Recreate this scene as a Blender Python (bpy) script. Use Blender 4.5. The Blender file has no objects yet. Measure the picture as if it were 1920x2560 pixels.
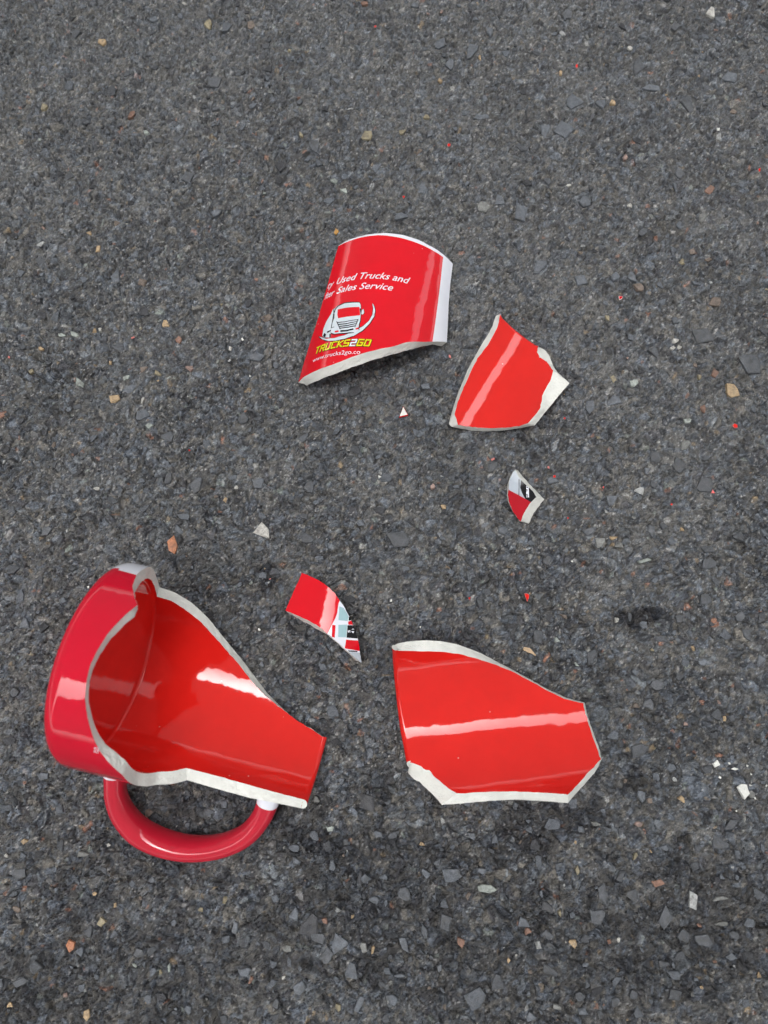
import bpy, math, random
import numpy as np
from mathutils import Vector, Matrix, noise
from mathutils.geometry import delaunay_2d_cdt

# ------------------------------------------------------------------ scene, camera, light (metres; lengths below in mm are scaled by MM)
MM = 0.001
scene = bpy.context.scene
col = scene.collection
rnd = random.Random(7)

cam_data = bpy.data.cameras.new('camera')
cam = bpy.data.objects.new('camera', cam_data)
col.objects.link(cam)
TILT = math.radians(14.3)
DIST = 0.3651
cam.location = (0.0, -DIST * math.sin(TILT), DIST * math.cos(TILT))
cam.rotation_euler = (TILT, 0.0, 0.0)
cam_data.sensor_fit = 'HORIZONTAL'
cam_data.sensor_width = 36.0
cam_data.lens = 36.0                      # tan(half horizontal angle) = 0.5, a phone's main lens held upright
cam_data.clip_start = 0.01
cam_data.clip_end = 200.0
cam_data.dof.use_dof = True
cam_data.dof.focus_distance = 0.362
cam_data.dof.aperture_fstop = 14.0
scene.camera = cam

SUN_AZ, SUN_EL = math.radians(-132), math.radians(80)      # azimuth from +Y towards +X
to_sun = Vector((math.sin(SUN_AZ) * math.cos(SUN_EL), math.cos(SUN_AZ) * math.cos(SUN_EL), math.sin(SUN_EL)))
world = bpy.data.worlds.new('World')
scene.world = world
world.use_nodes = True
wn = world.node_tree
for n in list(wn.nodes):
    wn.nodes.remove(n)
w_out = wn.nodes.new('ShaderNodeOutputWorld')
w_bg = wn.nodes.new('ShaderNodeBackground')
w_hsv = wn.nodes.new('ShaderNodeHueSaturation')
w_sky = wn.nodes.new('ShaderNodeTexSky')
w_sky.sky_type = 'NISHITA'
w_sky.sun_disc = False
w_sky.sun_elevation = SUN_EL
w_sky.sun_rotation = SUN_AZ
w_sky.dust_density = 4.0
w_hsv.inputs['Saturation'].default_value = 0.22            # overcast: nearly white cloud light
w_bg.inputs['Strength'].default_value = 0.15
wn.links.new(w_sky.outputs['Color'], w_hsv.inputs['Color'])
wn.links.new(w_hsv.outputs['Color'], w_bg.inputs['Color'])
wn.links.new(w_bg.outputs['Background'], w_out.inputs['Surface'])

sun_data = bpy.data.lights.new('sun', 'SUN')
sun_data.energy = 1.5
sun_data.angle = math.radians(108)                          # the sun spread out by thick cloud
sun_data.color = (1.0, 0.985, 0.96)
sun = bpy.data.objects.new('sun', sun_data)
col.objects.link(sun)
sun.rotation_euler = to_sun.to_track_quat('Z', 'Y').to_euler()
sun.location = (0, 0, 4)

vs = scene.view_settings
vs.view_transform = 'Standard'
vs.look = 'None'
vs.gamma = 1.0
vs.use_curve_mapping = False
vs.exposure = 1.95
scene.cycles.use_denoising = True
scene.cycles.max_bounces = 8

# ------------------------------------------------------------------ measured shapes: angles in degrees round the mug axis, lengths in mm
POSE={'mug': [-116.2, -71.5, 41.0, -13.5, 0.0], 's1': [-7.7, 44.7, -11.5, 82.2, -7.9], 's2': [6.3, -99.7, 41.0, 7.3, 0.0], 's3': [59.85, 67.83, 41.0, 58.0, 0.0], 's5': [-28.29, -48.31, -30.4, 83.35, 0.0], 's4': [66.16, 6.34, -34.6, -30.03, -8.0]}
OUTLINE={
 's2':[
  ('f',-64.79,1.83,-60.11,1.31),('f',-63.93,3.94,-60.87,3.5),('f',-63.09,6.05,-61.64,5.68),('f',-62.21,8.17,-62.14,7.87),('f',-61.31,10.29,-61.82,10.1),('f',-60.44,12.42,-61.49,12.32),
  ('f',-59.58,14.55,-61.17,14.55),('f',-58.59,16.69,-60.62,16.78),('f',-57.62,18.83,-59.63,19.01),('f',-56.67,20.97,-58.65,21.25),('f',-55.55,23.11,-57.52,23.47),('f',-54.24,25.25,-55.89,25.67),
  ('f',-52.96,27.39,-54.32,27.88),('f',-51.58,29.52,-52.71,30.08),('f',-49.85,31.62,-50.63,32.2),('f',-48.17,33.73,-48.62,34.33),('f',-46.45,35.83,-46.63,36.45),('f',-44.58,37.9,-44.53,38.54),
  ('f',-42.75,39.97,-42.49,40.62),('f',-40.91,42.03,-40.23,42.62),('f',-38.98,44.07,-37.95,44.6),('f',-37.08,46.1,-35.72,46.56),('f',-35.11,48.11,-33.57,48.54),('f',-33.07,50.08,-31.46,50.51),
  ('f',-31.07,52.05,-29.4,52.48),('f',-29.09,54.01,-27.36,54.45),('f',-26.86,55.88,-25.3,56.38),('f',-24.67,57.73,-23.25,58.3),('f',-22.51,59.58,-21.23,60.22),('f',-20.38,61.42,-19.23,62.12),
  ('f',-18.28,63.25,-17.28,64.04),('f',-16.2,65.07,-15.36,65.95),('f',-14.14,66.89,-13.45,67.85),('f',-12.12,68.7,-11.56,69.74),('f',-10.18,70.54,-9.87,71.71),('f',-8.26,72.37,-8.2,73.68),
  ('f',-6.35,74.19,-6.53,75.65),('f',-5.02,76.21,-5.19,77.73),('f',-3.73,78.24,-3.89,79.83),('f',-2.64,80.31,-2.69,81.95),('f',-1.64,82.41,-1.54,84.08),('f',0.82,82.47,0.68,84.19),
  ('f',3.26,82.52,2.89,84.27),('f',5.69,82.62,5.09,84.42),('f',8.12,82.72,7.28,84.55),('f',10.54,82.79,9.47,84.67),('f',12.97,82.87,11.65,84.79),('f',15.39,82.99,13.83,84.97),
  ('f',17.82,83.1,16.01,85.12),('f',20.27,83.19,18.2,85.26),('f',22.72,83.29,20.4,85.39),('f',25.19,83.41,22.61,85.52),('f',27.68,83.5,24.83,85.64),('f',30.21,83.57,27.09,85.65),
  ('f',32.8,83.52,29.4,85.54),('f',35.43,83.46,31.74,85.41),('f',38.12,83.37,34.1,85.26),('f',39.78,82.03,36.26,84.01),('f',41.46,80.69,38.45,82.74),('f',43.16,79.35,40.67,81.47),
  ('f',44.9,78,42.66,80.03),('f',46.65,76.65,44.46,78.47),('f',48.43,75.29,46.29,76.91),('f',50.25,73.93,48.15,75.35),('f',52.11,72.57,50.05,73.78),('f',54.04,71.21,51.96,72.2),
  ('f',56.16,69.88,53.92,70.62),('f',58.36,68.54,55.93,69.04),('f',60.61,67.19,58.14,67.49),('f',62.57,65.76,60.44,65.94),('f',64.61,64.33,62.84,64.37),('f',63.63,62.75,61.91,62.56),
  ('f',62.67,61.16,61,60.74),('f',61.76,59.55,60.1,58.91),('f',60.94,57.93,59.22,57.08),('f',60.13,56.29,58.35,55.23),('f',59.33,54.65,57.49,53.37),('f',58.54,53.01,56.75,51.48),
  ('f',57.78,51.35,56.05,49.58),('f',57.03,49.69,55.35,47.67),('f',56.29,48.02,54.66,45.76),('f',55.56,46.35,53.99,43.84),('f',54.84,44.67,53.64,41.86),('f',54.29,42.96,53.29,39.87),
  ('f',53.84,41.23,52.94,37.89),('f',53.39,39.5,52.6,35.9),('f',52.95,37.77,52.3,33.91),('f',52.51,36.03,52.1,31.9),('f',52.1,34.29,51.91,29.9),('f',51.75,32.54,51.71,27.89),
  ('f',51.4,30.79,51.56,25.87),('f',51.06,29.04,51.43,23.86),('f',50.74,27.28,51.3,21.84),('f',50.53,25.51,51.07,19.84),('f',50.32,23.74,50.81,17.83),('f',50.06,21.98,50.55,15.82),
  ('f',49.57,20.23,50.29,13.81),('f',47.88,19.34,48.72,13.31),('f',46.22,18.45,47.18,12.81),('f',44.59,17.55,45.67,12.31),('f',42.84,16.72,44.18,11.8),('f',41.1,15.9,42.84,11.17),
  ('f',39.38,15.08,41.53,10.52),('f',37.7,14.24,40.23,9.87),('f',36.06,13.38,38.95,9.22),('f',34.44,12.52,37.68,8.57),('f',32.75,11.75,36.38,7.95),('f',30.64,11.44,35.09,7.32),
  ('f',29.27,10.73,33.81,6.69),('f',28.98,9.44,32.58,6.03),('f',27.73,8.46,31.77,5.12),('f',26.16,7.59,30.96,4.2),('f',25.04,6.49,29.77,3.53),('f',23.96,5.36,28.53,2.88),
  ('f',23.05,4.18,27.26,2.27),('f',22.17,2.99,25.93,1.75),('r',21.3,1.79,24.47,1.44),('r',18.41,1.69,21.53,1.4),('r',15.54,1.6,18.61,1.37),('r',12.69,1.5,15.71,1.33),
  ('r',9.85,1.39,12.83,1.28),('r',7.02,1.28,9.96,1.17),('r',4.19,1.17,7.1,0.98),('r',1.35,1.05,4.24,0.78),('r',-1.5,1.04,1.38,0.58),('r',-4.37,1.05,-1.51,0.54),
  ('r',-7.26,1.06,-4.41,0.54),('r',-10.17,1.06,-7.34,0.54),('r',-13.11,1.07,-10.29,0.53),('r',-16.09,1.07,-13.27,0.52),('r',-19.11,1.11,-16.29,0.52),('r',-22.18,1.16,-19.35,0.51),
  ('r',-25.32,1.21,-22.47,0.51),('r',-28.52,1.26,-25.65,0.5),('r',-31.82,1.31,-28.9,0.49),('r',-35.21,1.36,-32.24,0.51),('r',-38.73,1.43,-35.68,0.54),('r',-42.39,1.49,-39.24,0.58),
  ('r',-46.23,1.56,-42.96,0.61),('r',-50.3,1.61,-46.85,0.64),('r',-54.66,1.69,-50.94,0.88),('r',-59.43,1.77,-55.33,1.1),
 ],
 's3':[
  ('r',-29.73,24.01,-28.14,27.23),('r',-27.2,23.99,-25.84,27.14),('r',-24.7,23.93,-23.57,27.02),('r',-22.23,23.83,-21.31,26.88),('r',-19.78,23.69,-19.05,26.77),('r',-17.35,23.52,-16.81,26.62),
  ('r',-14.93,23.34,-14.57,26.44),('r',-12.5,23.26,-12.33,26.36),('r',-10.07,23.14,-10.09,26.25),('r',-7.65,22.99,-7.86,26.11),('r',-5.22,22.82,-5.62,25.94),('r',-2.8,22.62,-3.39,25.74),
  ('r',-0.38,22.38,-1.16,25.5),('r',2.06,22.21,1.09,25.33),('r',4.51,22.03,3.34,25.16),('r',6.97,21.73,5.6,24.88),('f',9.44,21.35,7.86,24.54),('f',10.02,20.68,9.45,24.61),
  ('f',10.51,19.99,11.05,24.6),('f',10.81,19.26,12.67,24.46),('f',11.36,18.69,14.29,24.06),('f',12.43,18.44,15.81,23.4),('f',13.34,17.98,17.33,22.68),('f',14.16,17.4,18.74,21.82),
  ('f',15.02,16.9,20.1,20.88),('f',16.13,16.79,21.45,19.92),('f',17.24,16.68,22.78,18.93),('f',18.36,16.55,24.13,17.93),('f',19.49,16.39,25.58,17.03),('f',20.63,16.22,27.23,16.28),
  ('f',21.75,15.99,28.89,15.51),('f',22.81,15.55,30.57,14.73),('f',23.88,15.1,32.35,14.06),('f',24.96,14.65,34.16,13.37),('f',26.06,14.21,36,12.66),('f',27.17,13.76,37.9,12),
  ('f',28.28,13.3,39.85,11.33),('f',29.41,12.84,41.84,10.63),('f',30.55,12.37,43.89,9.91),('f',31.34,11.07,43.57,8.91),('f',32.14,9.78,43.24,7.92),('f',32.69,8.49,42.92,6.92),
  ('f',33.12,7.21,42.62,5.92),('f',33.48,5.94,42.33,4.91),('f',33.51,4.72,42.05,3.89),('f',33.53,3.5,41.77,2.88),('f',33.58,2.27,41.49,1.87),('f',33.63,1.05,41.21,0.86),
  ('f',33.74,-0.17,40.94,-0.15),('f',34.11,-1.44,40.72,-1.18),('f',34.52,-2.7,40.52,-2.22),('f',35.51,-3.96,40.32,-3.25),('f',36.51,-5.23,40.1,-4.28),('f',37.09,-6.49,39.83,-5.3),
  ('f',37.47,-7.74,39.56,-6.31),('f',38.74,-8.86,39.29,-7.32),('f',39.14,-9.95,39.02,-8.33),('f',38.85,-11.07,38.76,-9.35),('f',38.56,-12.19,38.49,-10.36),('f',38.24,-13.3,38.26,-11.38),
  ('f',37.91,-14.41,38.06,-12.41),('f',37.59,-15.52,37.87,-13.45),('f',37.22,-16.62,37.68,-14.48),('f',36.86,-17.72,37.39,-15.48),('f',36.5,-18.82,37.09,-16.48),('f',34.67,-19.62,34.92,-17.25),
  ('f',32.87,-20.44,32.8,-18.05),('f',31.11,-21.29,30.72,-18.88),('f',29.15,-21.98,28.65,-19.72),('f',27.19,-22.67,26.61,-20.57),('f',25.25,-23.38,24.61,-21.46),('f',23.24,-24.01,22.63,-22.37),
  ('f',21.21,-24.62,20.6,-23.22),('f',19.21,-25.26,18.57,-24.07),('f',17.23,-25.91,16.56,-24.95),('f',15.27,-26.58,14.57,-25.85),('f',13.25,-27.19,12.51,-26.67),('f',11.26,-27.82,10.45,-27.49),
  ('f',9.28,-28.47,8.4,-28.34),('f',7.31,-29.14,6.36,-29.18),('f',5.33,-29.79,4.23,-29.94),('f',3.32,-30.4,2.12,-30.71),('f',1.32,-31.04,0.02,-31.51),('f',-0.68,-31.69,-2.18,-32.17),
  ('f',-2.7,-32.31,-4.4,-32.8),('f',-4.77,-32.88,-6.62,-33.45),('f',-6.84,-33.46,-8.83,-34.13),('f',-8.91,-34.07,-11.04,-34.85),('f',-10.96,-34.71,-13.25,-35.59),('f',-11.97,-34.04,-13.73,-35.55),
  ('f',-12.99,-33.37,-14.21,-35.51),('f',-14.03,-32.73,-14.69,-35.46),('f',-15.22,-32.21,-15.14,-35.33),('f',-16.43,-31.7,-15.58,-35.2),('f',-17.63,-31.2,-16.03,-35.06),('f',-18.32,-29.66,-16.85,-33.35),
  ('f',-19.01,-28.11,-17.67,-31.64),('f',-19.7,-26.57,-18.49,-29.93),('f',-20.39,-25.03,-19.18,-28.18),('f',-20.97,-23.46,-19.83,-26.42),('f',-21.46,-21.87,-20.47,-24.66),('f',-21.94,-20.27,-21.12,-22.89),
  ('f',-22.42,-18.68,-21.74,-21.12),('f',-22.91,-17.08,-22.22,-19.31),('f',-23.31,-15.47,-22.69,-17.51),('f',-23.7,-13.86,-23.17,-15.69),('f',-24.1,-12.24,-23.65,-13.88),('f',-24.5,-10.62,-24.13,-12.07),
  ('f',-24.89,-9,-24.61,-10.25),('f',-25.24,-7.37,-25.09,-8.44),('f',-25.45,-5.71,-25.58,-6.62),('f',-25.65,-4.06,-25.94,-4.77),('f',-25.86,-2.4,-26.09,-2.89),('f',-26.04,-0.73,-26.24,-1),
  ('f',-25.86,0.97,-26.38,0.9),('f',-25.68,2.68,-26.53,2.8),('f',-25.5,4.39,-26.67,4.7),('f',-25.32,6.1,-26.82,6.6),('f',-25.14,7.82,-26.97,8.51),('f',-25.09,9.53,-27.1,10.43),
  ('f',-25.3,11.21,-27.12,12.36),('f',-25.51,12.9,-27.15,14.3),('f',-25.72,14.59,-27.17,16.24),('f',-25.91,16.29,-27.41,18.15),('f',-25.95,18.01,-27.76,20.04),('f',-26.69,19.57,-28.56,21.8),
  ('f',-27.63,21.08,-29.36,23.56),('f',-28.66,22.55,-29.57,25.46),
 ],
 's1':[
  ('r',223.84,89.34,223.84,89.34),('r',220.45,89.7,220.45,89.7),('r',217.2,90.1,217.2,90.1),('r',213.8,90.25,213.8,90.25),('r',210.47,90.36,210.47,90.36),('r',207.14,90.34,207.14,90.34),
  ('r',203.95,90.47,203.95,90.47),('r',200.89,90.72,200.89,90.72),('r',197.79,90.77,197.79,90.77),('r',194.73,90.8,194.73,90.8),('r',191.73,90.94,191.73,90.94),('r',188.8,91.18,188.8,91.18),
  ('r',185.85,91.23,185.85,91.23),('r',182.89,91.14,182.89,91.14),('r',179.96,91.15,179.96,91.15),('r',177.04,91.25,177.04,91.25),('r',174.13,91.27,174.13,91.27),('r',171.22,91.05,171.22,91.05),
  ('r',168.31,90.93,168.31,90.93),('r',165.36,90.91,165.36,90.91),('r',162.38,90.97,162.38,90.97),('r',159.49,90.61,159.49,90.61),('r',156.55,90.36,156.55,90.36),('r',153.54,90.2,153.54,90.2),
  ('r',150.43,90.17,150.43,90.17),('r',147.29,90.1,147.29,90.1),('r',144.18,89.87,144.18,89.87),('r',140.92,89.77,140.92,89.77),('r',137.68,89.55,137.68,89.55),('r',134.41,89.27,134.41,89.27),
  ('h',130.89,89.16,130.89,89.16),('h',130.89,85.98,130.89,85.98),('h',130.89,82.81,130.89,82.81),('h',130.89,79.67,130.89,79.67),('h',130.88,76.54,130.88,76.54),('h',130.78,73.48,130.78,73.48),
  ('h',130.5,70.51,130.5,70.51),('h',130.22,67.56,130.22,67.56),('h',129.94,64.62,129.94,64.62),('h',129.66,61.7,129.66,61.7),('h',129.24,58.86,129.24,58.86),('h',128.76,56.06,128.76,56.06),
  ('h',128.28,53.28,128.28,53.28),('h',127.79,50.51,127.79,50.51),('h',127.31,47.75,127.31,47.75),('h',126.91,44.97,126.91,44.97),('f',122.98,42.49,126.51,42.2),('f',127.07,41.19,130.07,40.63),
  ('f',130.72,40.23,133.34,39.24),('f',134.02,39.1,136.38,37.97),('f',137.07,37.67,139.25,36.82),('f',139.95,36.34,141.97,35.75),('f',142.63,35.01,144.57,34.75),('f',145.19,33.75,147.07,33.82),
  ('f',147.67,32.55,149.49,32.97),('f',150.06,31.41,151.84,32.18),('f',152.39,30.32,154.13,31.44),('f',154.66,29.29,156.36,30.72),('f',156.88,28.29,158.51,29.91),('f',159.05,27.34,160.62,29.16),
  ('f',161.17,26.4,162.59,28.21),('f',163.27,25.51,164.47,27.17),('f',165.34,24.65,166.32,26.16),('f',167.38,23.82,168.21,25.27),('f',169.41,23.02,170.12,24.48),('f',171.4,22.22,172.05,23.78),
  ('f',173.37,21.45,173.99,23.15),('f',175.35,20.71,175.92,22.56),('f',177.31,20,177.84,21.99),('f',179.28,19.32,179.71,21.34),('f',181.25,18.67,181.58,20.7),('f',183.18,17.99,183.45,20.08),
  ('f',185.12,17.33,185.33,19.5),('f',187.08,16.7,187.22,18.95),('f',189.04,16.1,189.07,18.34),('f',191.03,15.53,190.94,17.75),('f',193.04,14.99,192.82,17.19),('f',195.06,14.46,194.73,16.67),
  ('f',197.1,13.94,196.65,16.14),('f',199.16,13.44,198.53,15.55),('f',201.27,12.98,200.44,15),('f',203.42,12.56,202.4,14.47),('f',205.63,12.17,204.4,13.99),('f',207.9,11.82,206.48,13.59),
  ('f',210.24,11.51,208.67,13.29),('f',212.66,11.23,210.93,13.04),('f',215.19,11.02,213.28,12.84),('f',217.83,10.86,215.73,12.7),('f',220.63,10.77,218.25,12.56),('f',223.6,10.76,220.82,12.4),
  ('f',226.7,10.74,223.56,12.32),('f',230.1,10.85,226.52,12.34),('f',233.93,11.13,229.53,12.3),('f',238.41,11.67,232.8,12.35),('f',244.75,13.23,236.29,12.44),('f',239.41,12.18,239.41,12.18),
  ('h',243.13,12.17,243.13,12.17),('h',242.24,14.69,242.24,14.69),('h',241.39,17.23,241.39,17.23),('h',240.57,19.8,240.57,19.8),('h',239.65,22.33,239.65,22.33),('h',238.66,24.84,238.66,24.84),
  ('h',237.71,27.37,237.71,27.37),('h',236.8,29.93,236.8,29.93),('h',235.91,32.51,235.91,32.51),('h',234.97,35.08,234.97,35.08),('h',234.04,37.66,234.04,37.66),('h',233.14,40.26,233.14,40.26),
  ('h',232.27,42.88,232.27,42.88),('h',231.42,45.53,231.42,45.53),('h',230.82,48.3,230.82,48.3),('h',230.28,51.12,230.28,51.12),('h',229.74,53.95,229.74,53.95),('h',229.21,56.8,229.21,56.8),
  ('h',228.69,59.67,228.69,59.67),('h',228.18,62.55,228.18,62.55),('h',227.67,65.45,227.67,65.45),('h',227.17,68.37,227.17,68.37),('h',226.69,71.32,226.69,71.32),('h',226.21,74.28,226.21,74.28),
  ('h',225.74,77.26,225.74,77.26),('h',225.27,80.26,225.27,80.26),('h',224.79,83.27,224.79,83.27),('h',224.31,86.29,224.31,86.29),
 ],
 's5':[
  ('h',195.36,16.33,195.36,16.33),('h',193.48,15.9,193.48,15.9),('h',191.63,15.48,191.63,15.48),('h',189.8,15.07,189.8,15.07),('h',187.99,14.66,187.99,14.66),('h',186.2,14.25,186.2,14.25),
  ('h',184.47,13.77,184.47,13.77),('h',182.76,13.26,182.76,13.26),('h',181.08,12.73,181.08,12.73),('h',179.47,12.11,179.47,12.11),('h',177.87,11.5,177.87,11.5),('h',176.37,10.78,176.37,10.78),
  ('h',174.93,9.98,174.93,9.98),('h',173.5,9.19,173.5,9.19),('h',172.18,8.32,172.18,8.32),('h',170.97,7.37,170.97,7.37),('h',169.75,6.42,169.75,6.42),('h',168.56,5.46,168.56,5.46),
  ('h',167.39,4.48,167.39,4.48),('h',166.22,3.51,166.22,3.51),('h',165.1,2.51,165.1,2.51),('h',164.01,1.49,164.01,1.49),('h',162.92,0.47,162.92,0.47),('h',161.85,-0.56,161.85,-0.56),
  ('h',160.86,-1.62,160.86,-1.62),('h',159.85,-2.68,159.85,-2.68),('h',158.79,-3.72,158.79,-3.72),('h',157.77,-4.77,157.77,-4.77),('h',156.78,-5.85,156.78,-5.85),('h',155.9,-6.96,155.9,-6.96),
  ('h',155.28,-8.15,155.28,-8.15),('h',154.65,-9.34,154.65,-9.34),('h',154.01,-10.52,154.01,-10.52),('h',153.35,-11.71,153.35,-11.71),('h',152.8,-12.91,152.8,-12.91),('h',152.32,-14.13,152.32,-14.13),
  ('h',151.82,-15.34,151.82,-15.34),('h',151.28,-16.55,151.28,-16.55),('h',150.73,-17.75,150.73,-17.75),('h',150.19,-18.96,150.19,-18.96),('f',146.08,-19.92,149.64,-20.16),('f',147.97,-19.48,151.22,-19.63),
  ('f',149.83,-19.03,152.78,-19.09),('f',151.65,-18.59,154.31,-18.55),('f',153.39,-18.1,155.81,-18),('f',154.96,-17.46,157.2,-17.35),('f',156.5,-16.82,158.57,-16.7),('f',158.04,-16.18,159.95,-16.06),
  ('f',159.56,-15.54,161.34,-15.44),('f',161.07,-14.91,162.72,-14.82),('f',162.57,-14.27,164.09,-14.2),('f',164.06,-13.63,165.45,-13.58),('f',165.54,-12.99,166.79,-12.95),('f',167.02,-12.36,168.1,-12.29),
  ('f',168.49,-11.72,169.41,-11.62),('f',169.98,-11.1,170.75,-10.99),('f',171.53,-10.55,172.14,-10.43),('f',173.08,-9.99,173.54,-9.86),('f',174.69,-9.51,174.86,-9.21),('f',176.34,-9.07,176.16,-8.54),
  ('f',177.99,-8.64,177.47,-7.87),('f',179.65,-8.21,178.89,-7.32),('f',181.31,-7.78,180.32,-6.78),('f',182.98,-7.34,181.76,-6.23),('f',184.65,-6.89,183.28,-5.81),('f',186.34,-6.43,184.81,-5.38),
  ('f',188.03,-5.96,186.35,-4.95),('f',189.75,-5.5,187.9,-4.53),('f',191.49,-5.06,189.5,-4.15),('f',193.26,-4.61,191.1,-3.76),('f',195.06,-4.16,192.73,-3.38),('f',196.88,-3.7,194.38,-2.98),
  ('f',198.73,-3.25,196.07,-2.64),('f',200.62,-2.79,197.8,-2.3),('f',202.56,-2.32,199.55,-1.95),('f',204.54,-1.85,201.32,-1.57),('h',203.13,-1.18,203.13,-1.18),('h',202.63,-0.09,202.63,-0.09),
  ('h',202.14,0.99,202.14,0.99),('h',201.64,2.08,201.64,2.08),('h',201.15,3.17,201.15,3.17),('h',200.66,4.26,200.66,4.26),('h',200.18,5.35,200.18,5.35),('h',199.69,6.44,199.69,6.44),
  ('h',199.21,7.53,199.21,7.53),('h',198.72,8.63,198.72,8.63),('h',198.24,9.72,198.24,9.72),('h',197.75,10.82,197.75,10.82),('h',197.27,11.92,197.27,11.92),('h',196.79,13.02,196.79,13.02),
  ('h',196.31,14.12,196.31,14.12),('h',195.84,15.22,195.84,15.22),
 ],
 's4':[
  ('f',197.82,-13.55,191.61,-15.5),('f',197.15,-12.69,190.99,-14.8),('f',196.49,-11.84,190.35,-14.12),('f',195.83,-10.99,189.65,-13.46),('f',195.23,-10.13,188.96,-12.8),('f',194.64,-9.27,188.36,-12.11),
  ('f',194.06,-8.4,188,-11.35),('f',193.48,-7.54,187.65,-10.58),('f',192.98,-6.66,187.29,-9.81),('f',192.48,-5.78,186.94,-9.04),('f',191.98,-4.9,186.65,-8.27),('f',191.54,-4.01,186.48,-7.47),
  ('f',191.21,-3.1,186.32,-6.67),('f',190.87,-2.2,186.15,-5.87),('f',190.54,-1.29,185.89,-5.09),('f',190.12,-0.4,185.59,-4.31),('f',189.64,0.48,185.29,-3.53),('f',189.17,1.36,184.71,-2.84),
  ('f',188.7,2.24,184.11,-2.15),('f',188.22,3.12,183.57,-1.45),('f',187.74,4,183.04,-0.74),('f',186.15,3.83,181.8,-1),('f',184.58,3.67,180.56,-1.25),('f',183.03,3.51,179.34,-1.5),
  ('f',181.5,3.35,178.13,-1.75),('f',179.99,3.19,176.89,-1.86),('f',178.5,3.03,175.66,-1.94),('f',177.02,2.9,174.43,-2.01),('f',175.54,2.83,173.21,-2.08),('f',174.07,2.77,171.99,-2.08),
  ('f',172.61,2.71,170.78,-2.05),('f',171.16,2.76,169.58,-2.02),('f',169.72,2.85,168.37,-1.98),('f',168.28,2.95,167.19,-1.85),('f',166.87,3.13,166.01,-1.69),('f',165.48,3.35,164.83,-1.53),
  ('h',163.65,-1.37,163.65,-1.37),('h',163.98,-2.37,163.98,-2.37),('h',164.32,-3.36,164.32,-3.36),('h',164.83,-4.31,164.83,-4.31),('h',165.47,-5.22,165.47,-5.22),('h',166.12,-6.14,166.12,-6.14),
  ('h',166.76,-7.05,166.76,-7.05),('h',167.5,-7.91,167.5,-7.91),('h',168.39,-8.71,168.39,-8.71),('h',169.29,-9.5,169.29,-9.5),('h',170.18,-10.29,170.18,-10.29),('h',171.08,-11.08,171.08,-11.08),
  ('h',172.18,-11.73,172.18,-11.73),('h',173.3,-12.36,173.3,-12.36),('h',174.43,-12.98,174.43,-12.98),('h',175.75,-13.39,175.75,-13.39),('h',177.08,-13.8,177.08,-13.8),('h',178.42,-14.21,178.42,-14.21),
  ('h',179.77,-14.62,179.77,-14.62),('h',181.12,-15.03,181.12,-15.03),('h',182.5,-15.43,182.5,-15.43),('h',184.01,-15.57,184.01,-15.57),('h',185.54,-15.71,185.54,-15.71),('h',187.09,-15.84,187.09,-15.84),
  ('h',188.69,-15.85,188.69,-15.85),('h',190.32,-15.84,190.32,-15.84),
 ],
}
PRINT={
 's5':[
  ('white',[(168.91,6.06),(169.56,4.16),(169.57,-0.08),(170.33,-2.41),(171.76,-5.34),(173.88,-9.71),(173.76,-11.37),(168.58,-13.94),(161.64,-16.87),(155.33,-19.58),(148.23,-22.24),(147.72,-13.29),(152.87,-5.39),(161.35,1.32)]),
  ('blue',[(168.77,3.1),(168.23,-3.05),(162.22,-2.86),(162.12,-0.74),(165.88,2.69)]),
  ('blue',[(167.84,-5.11),(167.05,-10.47),(161.89,-10.1),(162.34,-4.42)]),
  ('black',[(162.08,-4.67),(161.87,-8.01),(161.66,-10.22),(152.91,-9.76),(154.84,-6.45),(157.4,-4.19)]),
  ('red',[(161.96,-3.12),(161.73,-4.36),(157.83,-4.12),(159.46,-2.15)]),
  ('black',[(161.91,-1),(161.76,-2.67),(160.2,-2.17),(161.37,-0.8)]),
  ('red',[(161.71,-11.06),(162,-14.97),(150.98,-15.15),(152.72,-10.72)]),
  ('red',[(171.73,-5.48),(169.57,-5.42),(169.13,-10.94),(170.95,-10.7)]),
  ('grey',[(158.88,-16.33),(153.48,-15.81),(150.57,-16.08),(147.55,-21.08),(155.48,-18.77)]),
  ('black',[(159.64,-15.57),(153.16,-15.22),(153.5,-15.7),(159.12,-16.13)]),
 ],
 's4':[
  ('grey',[(177.76,-15.18),(177.4,-13.72),(177.89,-8.36),(177.99,-4.92),(180.38,-7.75),(182.99,-9.59),(187.96,-11.07),(189.06,-12.51),(193.21,-16.02),(191.16,-17.74),(182.31,-16.95)]),
  ('dark',[(187.35,-12.18),(187.74,-11.52),(182.42,-9.8),(177.93,-8.06),(177.86,-8.67),(182.43,-10.23)]),
  ('black',[(187.96,-11.07),(182.99,-9.59),(180.38,-7.75),(177.99,-4.92),(178.05,-1.82),(182.93,0.02),(186.11,-2.98),(187.3,-8.71)]),
  ('white',[(185.89,-7.42),(186.43,-6.15),(180.28,-3.69),(179.17,-4.77)]),
 ],
 's1':[
  ('white',[(233.42,88.49),(213.42,88.56),(203.96,88.78),(191.12,89.09),(178.77,88.64),(166.28,88.09),(152.79,87.66),(141.33,87.41),(140.78,72.69),(140.56,59.28),(140.6,47.47),(140.82,35.2),(139.82,31.2),(112.82,31.2),(112.82,100),(237.42,100)]),
 ],
}
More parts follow.
